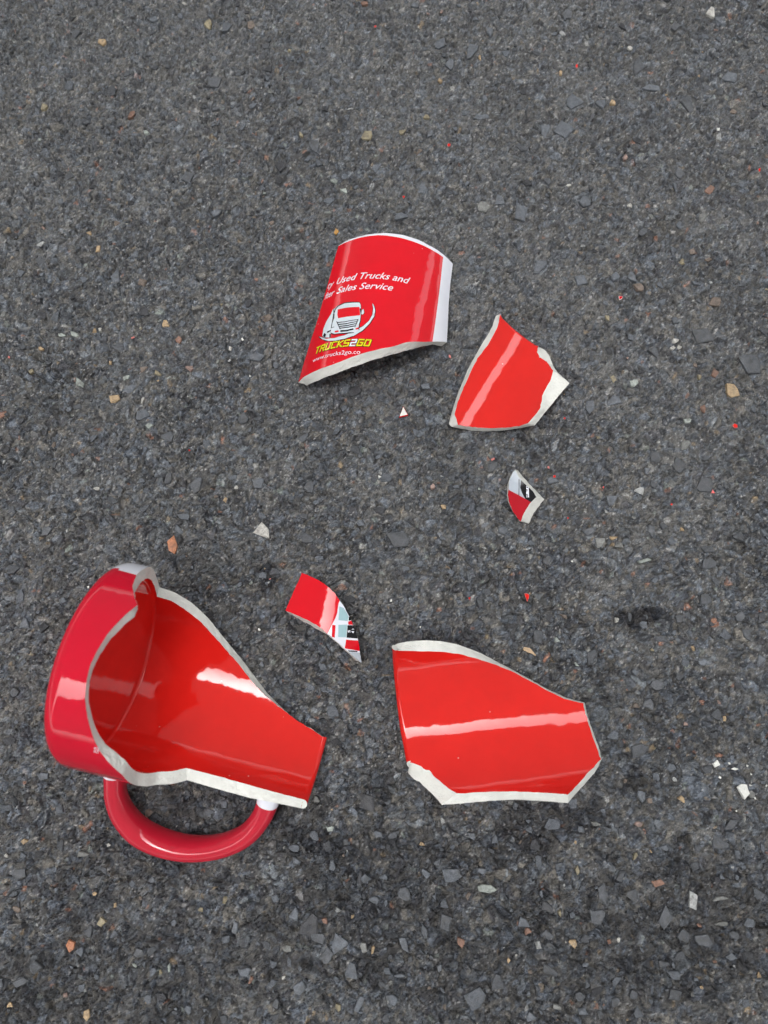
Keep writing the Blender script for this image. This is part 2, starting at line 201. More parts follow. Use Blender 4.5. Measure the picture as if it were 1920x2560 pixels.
EMBLEM=[
  ('white','cab',[(215.34,46.62),(212.59,48.09),(207.14,48.69),(200.92,48.32),(195.97,47.82),(194.9,46.27),(193.5,40.82),(193.03,37.46),(193.41,35.14),(192.87,31.82),(196.15,30.72),(202.77,30.72),(210.93,31.29),(214.1,32.41),(214.91,35.94),(213.6,41.09)]),
  ('red','windscreen',[(211.94,45.69),(206.38,45.63),(199.41,45.38),(195.39,45.14),(194.03,40.3),(198.22,40.09),(205.02,40.07),(210.28,40.12),(211.54,42.73)]),
  ('white','trailer',[(216.1,47.14),(217.46,44.01),(220.61,40.34),(222.09,36.63),(221.86,32.51),(219.83,30.99),(213.72,29.66),(215.02,35.62),(214.43,41.27)]),
  ('white','crescent',[(225.27,32.96),(220.59,29.96),(214.78,27.87),(208.86,26.98),(201.94,27.21),(195.68,28.59),(190.35,31.49),(186.51,35.57),(184.45,39.68),(184.33,43.05),(185.33,45.35),(186.9,47.31),(185.83,44.31),(185.63,40.95),(187.22,37.2),(190.51,34.13),(195.53,31.55),(202.45,29.36),(210.24,28.71),(217.3,29.6)]),
  ('white','mirror',[(193.56,43.39),(192.36,43.77),(191.55,41.81),(192.19,40.67),(193.21,40.95)]),
  ('black','roof_line',[(214.38,46.75),(212.14,48.21),(207.21,48.98),(201,48.67),(195.71,48.15),(195.62,47.74),(200.89,48.18),(207.08,48.48),(211.68,47.57),(213.44,46.2)]),
  ('black','pillar',[(215.26,44.19),(214.38,46.75),(213.54,46.57),(214.2,43.27),(214.18,35.45),(212.12,35.72),(212.01,35.3),(214.87,35.12)]),
  ('black','lamp_slot',[(215.48,43.55),(213.86,43.47),(213.5,40.73),(214.69,40.78)]),
  ('black','grille_line',[(210.15,37.87),(204.38,37.43),(195.15,37.99),(195.08,37.65),(204.28,37.01),(209.73,37.32)]),
  ('black','grille_line',[(209.09,36.61),(203.23,36.22),(195.23,36.85),(195.3,36.45),(203.1,35.68),(208.66,36)]),
  ('black','grille_line',[(208.02,35.3),(202.09,35.04),(195.47,35.73),(195.53,35.26),(201.97,34.49),(207.6,34.7)]),
  ('black','grille_line',[(207.29,34.19),(201.41,33.91),(196.17,34.49),(196.22,33.96),(201.3,33.43),(206.78,33.59)]),
  ('black','grille_side',[(211.15,38.45),(210.6,38.48),(206.49,33.15),(207.01,33.08)]),
  ('black','grille_side',[(195.15,37.99),(194.54,38.17),(195.93,33.42),(196.4,33.31)]),
  ('black','bumper_bar',[(206.54,32.62),(201.44,32.25),(197.05,32.94),(196.85,32.07),(201.24,31.37),(206.11,31.63)]),
  ('red','headlamp',[(211.16,32.87),(208.12,32.84),(207.59,31.83),(210.53,31.89)]),
  ('red','headlamp',[(195.62,32.74),(193.51,33.35),(193.15,32.42),(195.21,31.94)]),
  ('black','side_line',[(195.04,44.24),(194.22,44.22),(193.26,40.82),(192.72,37.13),(193.18,34.8),(192.71,31.82),(193.18,31.82),(193.69,34.95),(193.27,37.47),(193.74,40.83)]),
  ('black','bumper_edge',[(214.14,32.55),(210.89,31.15),(202.71,30.45),(196.1,30.52),(196.03,30.18),(202.61,30.04),(210.76,30.66),(213.94,31.84)]),
  ('black','wheel',[(221.01,31.95),(220.17,33.77),(218.1,32.26),(218.45,30.66)]),
  ('black','wheel',[(218.09,33.94),(214.61,34.19),(214.39,33.41),(217.05,32.9)]),
  ('black','wheel',[(215.16,31.95),(213.94,31.84),(213.31,29.58),(214.76,29.87)]),
  ('black','crescent_edge',[(226.25,33.65),(223.87,31.35),(216.81,27.96),(208.76,26.57),(201.85,26.81),(195.59,28.2),(190.04,31.1),(186.07,35.33),(183.96,39.58),(183.87,43.08),(184.94,45.37),(187.12,47.64),(186.9,47.31),(185.33,45.35),(184.33,43.05),(184.45,39.68),(186.51,35.57),(190.35,31.49),(195.68,28.59),(201.94,27.21),(208.86,26.98),(214.78,27.87),(220.59,29.96),(224.66,32.58)]),
]
LETTERS={
 's5':[[(159.25,-7.05),(157.1,-6.91),(157.96,-7.95)],[(161.5,-6.91),(161.02,-6.86),(160.84,-7.85),(161.32,-7.9)],[(160.49,-6.73),(160.19,-6.81),(160.69,-7.64),(160.99,-7.56)],[(160.33,-6.79),(159.93,-6.75),(159.74,-7.74),(160.15,-7.78)],[(158.64,-5.75),(158.33,-5.83),(158.78,-6.55),(159.09,-6.47)],[(158.35,-5.74),(158.08,-5.6),(157.48,-6.12),(157.75,-6.26)]],
 's4':[[(185.44,-7.04),(185.94,-6.48),(185.34,-6.27),(184.84,-6.83)],[(184.17,-6.59),(184.35,-5.96),(183.82,-5.91),(183.63,-6.54)],[(183.22,-6.34),(183.64,-5.86),(183.23,-5.71),(182.81,-6.19)],[(181.3,-5.51),(181.64,-5.11),(181.18,-4.94),(180.84,-5.33)],[(180.97,-5.11),(181.23,-4.5),(180.78,-4.42),(180.52,-5.04)],[(180.04,-4.9),(180.45,-4.42),(180.11,-4.29),(179.7,-4.76)]],
}
NICK=[(228.4,6.2),(231.7,6.1),(231,7.5),(228,7.4)]
STONES=[
 (-99.7,-16.1,2.9,4.7,-10,'orange'),(-111.2,98.8,2.0,3.0,10,'tan'),(-133.4,57.9,2.9,2.6,-20,'tan'),(-25.0,151.9,1.8,2.0,0,'amber'),(-9.1,211.8,3.7,3.2,0,'olive'),
 (-158.9,273.7,3.4,2.0,5,'tan'),(-99.4,286.2,2.5,3.4,0,'olive'),(-138.3,225.5,2.0,3.8,-10,'rust'),(-57.6,-9.4,4.7,4.1,-20,'white'),(-151.6,66.2,2.9,3.1,0,'pale'),
 (-128.4,69.4,2.2,1.9,20,'pale'),(-163.3,92.6,2.3,1.5,0,'pale'),(-156.4,93.0,2.7,1.4,-20,'pale'),(-113.0,71.4,2.5,1.7,-10,'olive'),(-120.0,74.2,2.9,1.6,10,'brown'),
 (-97.1,74.4,2.5,1.7,-20,'pink'),(-119.3,57.3,1.3,1.9,0,'white'),(-114.9,43.8,2.4,2.1,20,'pale'),(-176.2,72.9,1.6,1.5,0,'olive'),(-172.9,85.1,1.7,1.6,0,'tan'),
 (-137.3,77.4,1.1,1.5,0,'tan'),(-146.7,95.0,1.1,1.5,0,'tan'),(-144.0,95.7,1.2,1.5,0,'white'),(-103.9,89.9,1.5,2.0,-20,'rust'),(172.8,62.0,3.1,4.6,20,'tan'),
 (165.3,71.4,2.7,2.7,0,'rust'),(147.2,89.5,2.3,1.7,-20,'white'),(145.2,85.5,1.5,1.2,0,'white'),(148.9,86.0,1.1,1.5,-40,'white'),(154.3,133.7,1.7,1.3,0,'olive'),
 (155.1,135.4,1.2,1.3,0,'olive'),(114.4,68.8,1.3,2.7,15,'olive'),(124.2,66.0,2.0,2.6,-20,'pale'),(157.3,69.9,1.6,1.7,0,'olive'),(157.6,52.8,1.5,2.4,-10,'rust'),
 (131.6,119.9,3.0,2.6,0,'brown'),(113.9,102.4,1.3,1.8,0,'olive'),(102.0,124.0,3.5,3.9,0,'blue'),(81.0,131.9,4.6,5.2,-15,'blue'),(119.7,125.6,2.8,3.4,0,'blue'),
 (128.3,125.6,2.1,3.6,15,'blue'),(160.6,121.9,2.8,1.8,-10,'blue'),(169.7,111.4,3.9,2.8,0,'brown'),(148.3,100.6,2.5,2.8,-20,'blue'),(161.7,92.8,5.7,5.6,0,'slate'),
 (184.1,77.4,6.1,6.1,0,'slate'),(135.6,83.3,3.1,4.2,0,'slate'),(114.2,57.1,4.0,2.9,30,'blue'),(101.5,53.9,2.9,4.0,-40,'blue'),(124.4,66.0,1.3,2.2,0,'blue'),
 (146.9,34.1,3.7,2.8,0,'pale2'),(131.8,28.0,3.0,3.9,-20,'slate'),(143.0,23.9,3.9,5.5,20,'slate'),(154.5,13.9,4.7,4.5,0,'slate'),(127.3,20.9,2.2,2.0,0,'blue'),
 (103.8,21.9,1.9,2.9,-10,'blue'),(108.8,5.9,2.6,3.3,0,'blue'),(149.1,46.6,2.0,1.6,0,'pale'),(104.1,232.8,6.2,5.3,0,'blue'),(119.9,232.0,3.4,3.5,-20,'blue'),
 (98.0,215.1,6.6,6.1,-20,'blue'),(88.2,215.4,3.7,4.9,0,'blue'),(167.3,232.8,4.9,6.5,30,'slate'),(192.8,250.1,5.0,3.6,-10,'blue'),(141.7,256.8,4.2,6.7,-10,'slate'),
 (72.4,162.7,4.5,6.5,0,'blue'),(107.1,170.3,3.1,3.8,-40,'blue'),(158.6,188.0,3.1,4.8,20,'slate'),(148.3,242.6,5.0,2.1,0,'blue'),(149.3,204.4,2.4,3.4,-10,'blue'),
 (186.6,294.7,2.8,5.4,-20,'white'),(173.8,177.6,2.6,3.3,-30,'rust'),(168.3,161.0,3.5,3.0,0,'pale2'),(130.4,167.8,1.5,1.5,0,'white'),(125.9,232.6,1.6,1.6,0,'tan'),
 (130.2,197.8,1.3,2.0,0,'pink'),(155.6,179.1,1.2,4.4,10,'blue'),(155.6,156.2,1.9,2.4,0,'blue'),(98.6,180.3,1.7,1.1,20,'white'),(98.4,252.8,1.2,2.4,-10,'tan'),
 (138.7,269.6,1.5,1.5,-40,'white'),(165.5,284.3,3.8,3.5,0,'slate'),(104.8,293.5,3.3,3.5,0,'slate'),(31.5,273.2,3.3,4.6,-20,'blue'),(49.4,267.7,3.0,6.7,-15,'blue'),
 (37.1,258.7,2.5,3.6,20,'blue'),(53.6,223.7,6.1,1.7,8,'blue'),(25.0,212.6,1.7,2.9,-30,'blue'),(10.0,213.8,2.0,2.0,0,'olive'),(23.2,223.7,2.0,2.3,0,'olive'),
 (31.1,247.9,1.2,2.1,20,'tan'),(53.8,263.3,1.0,1.8,20,'tan'),(33.1,183.0,2.4,3.3,0,'blue'),(52.9,167.1,3.3,3.5,0,'pale2'),(61.5,170.7,2.9,3.8,0,'blue'),
 (8.4,161.0,4.0,3.0,20,'blue'),(-37.9,205.7,3.6,5.1,0,'slate'),(-45.2,212.0,1.5,2.0,0,'olive'),(-53.2,268.2,1.4,1.5,0,'olive'),(-46.7,233.6,1.7,2.1,0,'blue'),
 (-11.4,301.2,2.8,1.9,0,'rust'),(17.6,299.8,2.6,2.5,0,'blue'),(-21.3,176.9,2.1,2.2,0,'pale'),(60.0,281.5,2.5,3.1,0,'blue'),(-130.8,289.9,3.1,2.8,-10,'blue'),
 (-89.6,285.1,4.3,4.1,0,'blue'),(-75.4,286.2,2.5,3.4,0,'brown'),(-174.2,280.1,3.8,3.4,0,'slate'),(-104.9,185.5,3.6,4.2,-40,'slate'),(-88.7,163.5,2.8,2.2,0,'blue'),
 (-149.0,142.0,1.4,2.7,-15,'tan'),(-154.7,151.0,1.6,1.6,0,'tan'),(-129.5,213.3,1.7,2.0,0,'pale'),(-186.8,230.2,2.5,2.7,0,'olive'),(-94.3,247.4,4.2,4.5,0,'slate'),
 (-138.8,124.9,3.9,4.4,-40,'blue'),(-124.6,122.2,2.8,2.6,0,'brown'),(-64.2,80.7,4.5,2.7,-10,'blue'),(-60.5,14.9,3.0,3.4,0,'blue'),(-118.9,49.1,3.5,2.8,30,'blue'),
 (-105.3,38.2,3.7,3.0,0,'slate'),(-159.7,-8.8,2.8,3.5,0,'slate'),(-90.2,13.9,5.4,3.8,30,'slate'),(-103.5,16.9,2.2,4.1,-10,'slate'),(-95.0,-2.0,3.6,2.0,10,'blue'),
 (-97.3,-8.8,3.2,2.2,-20,'blue'),(-107.1,-17.1,1.5,1.9,-10,'blue'),(-54.0,76.4,2.0,2.4,0,'blue'),(-188.0,127.5,2.5,2.3,30,'blue'),(-138.0,11.9,1.5,1.1,0,'white'),
 (-71.0,12.5,1.4,1.2,0,'white'),(-76.0,6.3,1.3,2.0,-10,'tan'),(-58.3,-17.5,2.7,2.1,0,'blue'),(-77.4,85.1,1.1,1.5,0,'white'),(-68.7,47.6,3.3,4.0,0,'slate'),
 (69.8,7.9,2.1,1.3,0,'blue'),(57.6,14.9,3.2,2.2,0,'slate'),(52.5,22.9,3.9,3.2,0,'slate'),(67.3,25.6,1.1,2.3,0,'pale2'),(80.7,15.9,3.7,2.2,-10,'blue'),
 (56.7,-8.8,2.5,2.2,-10,'blue'),(7.5,-12.6,6.3,4.3,0,'slate'),(23.6,12.9,1.5,2.0,0,'pink'),(28.6,2.9,1.5,1.3,0,'tan'),(-36.8,-12.6,3.8,3.7,0,'slate'),
 (-38.0,-2.0,2.3,2.0,0,'slate'),(-35.5,12.9,3.0,3.1,0,'slate'),(102.0,-14.6,2.5,3.0,0,'pale2'),(108.4,-12.5,1.9,1.0,0,'tan'),(111.0,-15.9,2.1,1.7,20,'pale2'),
 (97.3,-9.4,3.2,2.2,0,'slate'),(68.8,-21.3,1.7,1.7,0,'pale2'),(141.1,-8.4,1.2,1.1,0,'tan'),(152.2,-17.8,4.0,2.2,0,'slate'),(167.9,-11.7,2.7,2.6,0,'slate'),
 (132.5,-6.8,2.3,2.4,0,'slate'),(126.6,-8.8,2.5,3.3,0,'slate'),(152.0,-25.1,3.6,3.0,20,'slate'),(76.7,-23.2,2.1,2.6,-30,'slate'),(131.6,-26.6,2.3,1.9,0,'slate'),
 (121.2,-23.7,4.2,1.0,15,'pale'),(113.0,-49.3,1.6,2.5,0,'slate'),(119.1,-53.3,2.3,2.3,0,'blue'),(107.1,-50.8,1.6,1.4,0,'white'),(70.9,-58.4,3.1,3.5,-20,'slate'),
 (78.8,-60.2,1.2,1.8,20,'pale'),(82.7,-49.3,2.3,1.2,-20,'brown'),(141.0,-63.8,1.0,1.4,0,'tan'),(122.2,-64.7,1.0,0.8,0,'olive'),(113.8,-74.5,2.0,2.2,20,'blue'),
 (133.5,-76.3,1.6,2.2,-20,'slate'),(123.2,-79.8,4.4,2.8,0,'slate'),(144.9,-70.1,2.6,2.2,0,'blue'),(166.3,-57.5,2.5,3.1,0,'slate'),(171.3,-69.2,2.6,3.4,-20,'blue'),
 (148.8,-92.9,3.0,2.5,0,'slate'),(152.0,-94.8,1.0,1.4,-20,'tan'),(112.6,-89.4,2.0,1.2,0,'brown'),(118.9,-88.6,2.6,2.7,0,'slate'),(134.3,-97.3,1.2,1.0,0,'pink'),
 (150.2,-88.0,1.0,1.2,0,'pink'),(168.6,-91.1,1.4,2.9,15,'blue'),(135.9,-50.2,1.9,2.5,0,'slate'),(148.7,-41.9,2.9,3.1,20,'slate'),(163.6,-49.3,2.5,2.9,0,'slate'),
 (94.4,-67.4,3.5,4.0,0,'slate'),(59.1,-86.8,2.4,1.6,0,'pale2'),(112.8,-108.2,4.9,4.2,0,'slate'),(-18.3,-185.4,4.8,4.4,-20,'blue'),(-13.7,-195.8,3.0,4.3,-5,'blue'),
 (-35.0,-201.7,2.8,3.3,-5,'blue'),(37.6,-206.0,4.4,4.7,0,'blue'),(-6.9,-130.6,5.4,4.7,-40,'dark'),(-2.4,-142.9,2.3,2.2,20,'blue'),(37.9,-143.5,1.9,1.8,0,'blue'),
 (47.7,-145.1,1.6,2.1,-5,'blue'),(-24.0,-189.8,2.8,3.7,10,'slate'),(-27.5,-183.1,4.1,2.5,0,'slate'),(-30.9,-179.3,4.7,5.1,-20,'dark'),(-37.7,-174.8,2.3,3.1,-25,'blue'),
 (-22.1,-155.4,1.7,3.2,-15,'blue'),(-37.5,-153.8,2.3,2.1,0,'blue'),(-38.5,-148.3,2.3,1.8,0,'blue'),(-10.2,-160.9,1.7,3.8,-15,'dark'),(-8.1,-160.6,2.7,2.1,0,'blue'),
 (8.4,-166.3,2.5,3.5,25,'slate'),(-4.2,-168.6,2.1,1.6,0,'blue'),(17.8,-158.5,2.7,1.6,-30,'blue'),(16.7,-180.8,1.3,3.4,20,'blue'),(8.3,-185.4,1.9,3.7,15,'blue'),
 (25.9,-177.8,3.4,4.3,0,'slate'),(28.8,-159.3,4.2,3.5,-20,'blue'),(41.6,-157.4,2.7,1.4,0,'blue'),(43.8,-164.5,4.0,1.9,-5,'pale'),(32.1,-184.9,2.3,2.0,-20,'rust'),
 (-13.2,-175.1,1.1,0.9,0,'tan'),(-24.8,-176.7,1.3,1.5,15,'rust'),(16.3,-147.0,1.4,1.0,0,'tan'),(6.9,-197.3,3.1,1.0,0,'blue'),(3.3,-206.0,2.4,2.1,-20,'blue'),
 (-9.8,-207.5,1.6,3.6,-35,'blue'),(51.6,-191.8,0.9,1.4,0,'tan'),(-41.5,-198.0,1.2,0.9,0,'white'),(-29.5,-129.0,1.4,1.8,10,'pale2'),(-23.2,-140.6,1.7,1.6,0,'pale'),
 (-16.3,-145.9,1.3,1.8,-10,'slate'),(-8.6,-186.9,1.9,2.5,10,'pale2'),(-4.6,-187.6,0.9,2.0,0,'tan'),(-18.8,-208.9,1.8,1.6,0,'olive'),(-44.1,-207.5,1.8,1.9,0,'slate'),
 (23.1,-194.3,1.1,1.7,-15,'blue'),(46.9,-200.2,3.1,3.3,0,'slate'),(35.4,-167.1,1.3,2.1,-30,'brown'),(109.9,-138.7,2.4,1.3,-5,'pink'),(116.5,-162.0,3.0,1.9,10,'rust'),
 (130.5,-169.4,2.6,4.8,0,'white2'),(89.7,-174.8,3.4,4.1,-10,'slate'),(92.5,-166.3,2.5,4.0,-20,'slate'),(100.1,-159.3,1.7,3.0,-35,'slate'),(105.4,-167.1,2.8,2.9,-10,'slate'),
 (118.1,-176.3,3.9,5.5,-10,'slate'),(125.0,-182.7,2.6,2.9,-15,'slate'),(134.0,-184.2,4.7,3.4,-20,'slate'),(141.5,-168.3,3.8,1.0,10,'pale2'),(141.4,-177.8,2.8,1.0,5,'pale2'),
 (146.7,-182.3,2.8,2.2,-30,'slate'),(153.1,-177.8,2.4,2.2,0,'blue'),(119.8,-148.3,2.3,2.0,0,'blue'),(62.8,-141.1,1.7,1.6,0,'blue'),(85.1,-141.1,2.3,1.8,-30,'blue'),
 (91.3,-138.7,2.5,1.4,0,'pale2'),(112.1,-127.3,2.5,2.6,0,'blue'),(115.4,-129.3,1.6,1.5,0,'brown'),(129.3,-128.6,1.9,1.5,-30,'tan'),(134.3,-148.3,2.5,1.8,0,'slate'),
 (143.9,-146.7,3.8,3.0,-30,'slate'),(149.9,-138.7,4.1,1.8,35,'slate'),(162.2,-148.3,1.3,2.2,-10,'blue'),(82.3,-146.1,0.8,0.8,0,'tan'),(74.5,-155.4,2.3,1.9,0,'blue'),
 (79.9,-157.0,1.5,0.9,0,'slate'),(82.4,-157.0,1.0,1.9,0,'olive'),(107.5,-151.5,1.1,2.3,-20,'olive'),(60.1,-180.8,1.7,1.4,20,'rust'),(68.3,-182.3,3.4,2.0,-30,'slate'),
 (64.0,-186.1,1.5,1.8,0,'white2'),(79.0,-185.4,2.0,1.7,-20,'tan'),(94.0,-184.6,0.9,1.3,0,'rust'),(97.9,-183.9,0.7,1.4,0,'white'),(68.9,-171.7,3.2,3.1,0,'dark'),
 (73.8,-174.0,0.9,2.1,0,'olive'),(120.3,-197.0,3.1,1.8,-5,'blue'),(115.7,-192.8,3.7,1.3,-10,'slate'),(144.1,-190.6,3.3,1.7,-15,'blue'),(132.1,-178.6,1.1,0.9,0,'rust'),
 (137.3,-192.1,0.9,0.8,0,'rust'),(68.5,-195.8,4.6,2.5,-10,'slate'),(94.9,-206.8,2.4,2.4,0,'slate'),(80.3,-204.6,2.8,2.1,0,'slate'),(80.7,-210.4,2.4,1.5,0,'blue'),
 (71.0,-208.9,2.4,1.5,0,'pale2'),(60.2,-212.5,2.7,2.1,-30,'blue'),(119.6,-204.6,3.7,2.8,0,'slate'),(154.9,-197.3,1.0,1.2,0,'tan'),(102.4,-204.6,1.7,2.1,0,'slate'),
 (58.5,-177.8,2.8,2.6,0,'blue'),(160.0,-126.5,2.1,1.9,0,'pale2'),(93.9,-126.5,2.9,1.8,0,'slate'),(-130.6,-186.1,2.6,2.4,-10,'orange'),(-54.8,-198.7,1.2,1.6,-20,'rust'),
 (-118.3,-177.5,2.8,2.2,0,'olive'),(-154.3,-145.8,1.9,1.4,20,'tan'),(-140.5,-133.0,2.3,2.7,-20,'blue'),(-149.5,-119.1,3.3,1.9,0,'blue'),(-155.3,-158.5,3.8,2.6,10,'slate'),
 (-128.9,-150.7,3.8,1.2,-10,'pale2'),(-154.6,-172.2,1.9,1.2,-20,'brown'),(-144.5,-194.3,3.1,2.8,0,'slate'),(-126.1,-188.4,2.0,2.0,0,'blue'),(-123.5,-180.8,1.7,3.4,-15,'slate'),
 (-112.6,-181.6,1.7,1.9,-30,'blue'),(-122.4,-166.3,1.3,0.9,0,'tan'),(-113.5,-170.9,0.8,1.2,0,'tan'),(-102.8,-167.9,1.1,1.0,0,'brown'),(-98.3,-160.9,1.7,1.6,0,'blue'),
 (-65.8,-183.9,2.4,2.0,20,'blue'),(-62.2,-179.3,1.5,2.9,-5,'blue'),(-57.7,-195.8,2.8,2.3,0,'blue'),(-88.9,-194.3,0.9,2.0,10,'pale'),(-103.3,-193.6,1.3,0.7,-20,'pale'),
 (-92.4,-196.1,0.8,1.3,0,'olive'),(-102.0,-189.1,2.0,2.0,0,'slate'),(-149.7,-199.5,3.7,2.0,20,'slate'),(-131.1,-204.6,1.3,1.0,0,'pink'),(-121.4,-211.8,1.8,2.1,-30,'tan'),
 (-153.2,-208.2,1.3,1.1,0,'tan'),(-80.0,-209.7,1.8,1.8,0,'blue'),(-65.1,-213.0,1.8,1.6,0,'slate'),(-161.6,-151.5,1.0,0.9,0,'white'),(-118.1,-147.3,1.1,1.0,0,'white'),
 (-77.3,-172.5,1.5,1.2,0,'olive'),(-67.0,-168.6,1.1,1.7,-20,'olive'),(-148.7,-41.9,2.1,1.7,0,'blue'),(-173.6,-27.0,4.2,2.6,0,'slate'),(-165.0,-53.0,2.3,2.7,0,'blue'),
 (-171.5,-60.2,1.6,1.8,0,'blue'),(-166.0,-83.3,2.6,2.2,0,'slate'),(-76.1,-133.9,2.9,1.8,0,'slate'),(-69.3,-130.6,1.9,1.8,0,'blue'),
]
CHIPS=[
 (9.4,50.1,2.56,3.15,0,'tri'),(145.3,-114.1,2.37,1.68,40,'w'),(153.8,-116.1,1.84,0.84,0,'w'),(151.5,-113.8,0.88,0.59,-20,'w'),(159.3,-114.8,0.70,0.67,-40,'w'),
 (146.8,-119.6,0.70,0.83,30,'w'),(160.6,-118.4,0.61,0.75,30,'w'),(159.7,-122.9,1.05,0.58,-10,'w'),(155.9,-125.4,2.44,3.14,0,'W'),(161.1,-128.3,0.78,0.58,-40,'w'),
 (152.4,-133.4,0.61,0.57,0,'w'),(166.7,-123.1,0.52,0.66,0,'w'),(66.0,-40.8,1.29,1.95,0,'R'),(171.9,43.4,1.57,1.26,-20,'r'),(157.3,9.7,1.34,1.50,0,'r'),
 (121.0,113.0,1.33,1.60,-30,'rw'),(39.4,-41.2,0.65,0.83,-20,'r'),(52.8,26.4,1.55,0.81,30,'p'),(82.0,17.7,0.96,0.91,0,'r'),(79.3,22.3,0.68,0.81,0,'p'),
 (88.7,47.4,0.79,0.94,0,'r'),(137.1,3.7,0.76,0.69,0,'r'),(105.1,12.3,0.58,0.60,0,'r'),(107.6,256.8,0.89,1.49,-10,'r'),(35.1,204.9,0.87,1.14,-30,'r'),
 (10.4,172.5,0.96,0.98,0,'r'),(-5.0,284.0,0.79,0.84,0,'r'),(201.2,189.3,0.75,1.38,-10,'r'),(-126.6,90.8,1.21,0.67,30,'p'),(-188.0,80.1,0.70,0.99,20,'p'),
 (-94.5,30.9,0.87,0.61,-20,'r'),(33.1,80.3,0.70,1.31,20,'p'),(87.3,-2.9,0.57,0.78,0,'r'),(-2.3,17.5,1.06,1.21,0,'w'),(3.3,-42.3,0.83,0.93,0,'w'),
 (-57.1,-55.5,0.73,0.82,0,'w'),(16.7,-54.3,0.73,0.73,0,'w'),(-137.1,-35.8,0.65,0.94,0,'w'),(-71.4,89.9,0.61,1.11,30,'w'),(-66.7,69.9,0.70,0.97,20,'w'),
 (30.6,88.4,0.81,0.88,0,'w'),(181.9,214.9,0.98,1.42,-30,'w'),(-53.0,-32.1,0.74,0.47,20,'p'),(87.9,-23.7,0.75,0.57,0,'w'),
]
STONE_COLOUR={'orange': (0.4, 0.17, 0.09), 'tan': (0.34, 0.25, 0.15), 'amber': (0.45, 0.24, 0.06), 'olive': (0.24, 0.21, 0.14), 'rust': (0.2, 0.115, 0.085), 'white': (0.4, 0.395, 0.37), 'pale': (0.27, 0.3, 0.28), 'brown': (0.15, 0.12, 0.1), 'pink': (0.27, 0.19, 0.165), 'blue': (0.098, 0.11, 0.128), 'slate': (0.07, 0.076, 0.086), 'dark': (0.04, 0.042, 0.048), 'pale2': (0.16, 0.165, 0.16), 'white2': (0.3, 0.31, 0.31)}
OWN=[
 (82.0,17.7,'tiny red glaze chip just above the small grey and black printed shard'),
 (79.3,22.3,'tiny pink glaze crumb above the small grey and black printed shard'),
 (52.8,26.4,'pale pink oblong glaze sliver between the shield-shaped and the small printed shard'),
 (88.7,47.4,'tiny red glaze chip near the lower corner of the shield-shaped shard'),
 (39.4,-41.2,'tiny red glaze chip between the narrow pointed shard and the leaf-shaped chip'),
 (87.3,-2.9,'tiny red glaze crumb below the small grey and black printed shard'),
 (171.9,43.4,'largest of the lone bright red glaze chips, four-sided, far from the shards'),
 (157.3,9.7,'three-cornered bright red glaze chip lying alone, far from the shards'),
 (33.1,80.3,'pink glaze sliver between the printed shard and the shield-shaped shard'),
 (-94.5,30.9,'dark red glaze crumb above the orange stone'),
 (-2.3,17.5,'white ceramic crumb below the white three-cornered chip'),
 (3.3,-42.3,'white ceramic crumb between the narrow pointed shard and the largest loose shard'),
 (-57.1,-55.5,'white ceramic crumb between the broken mug and the narrow pointed shard'),
 (16.7,-54.3,'white ceramic crumb just above the upper white edge of the largest loose shard'),
 (-137.1,-35.8,'white ceramic crumb beside the base of the broken mug'),
 (30.6,88.4,'white ceramic crumb under the right corner of the printed shard'),
 (-53.0,-32.1,'pale pink sliver on the dark oil spot by the narrow pointed shard'),
 (10.4,172.5,'tiny red glaze chip just above the printed shard'),
 (87.9,-23.7,'white ceramic crumb below the small grey and black printed shard'),
]

# ------------------------------------------------------------------ helpers
R_OUT, R_IN = 41.0, 36.3          # mug radii, mm

def link(o):
    col.objects.link(o)
    return o

def tag(o, label=None, cat=None, group=None, kind=None):
    if label: o['label'] = label
    if cat: o['category'] = cat
    if group: o['group'] = group
    if kind: o['kind'] = kind
    return o

def nodes_of(m):
    m.use_nodes = True
    nt = m.node_tree
    return nt, nt.nodes['Principled BSDF']

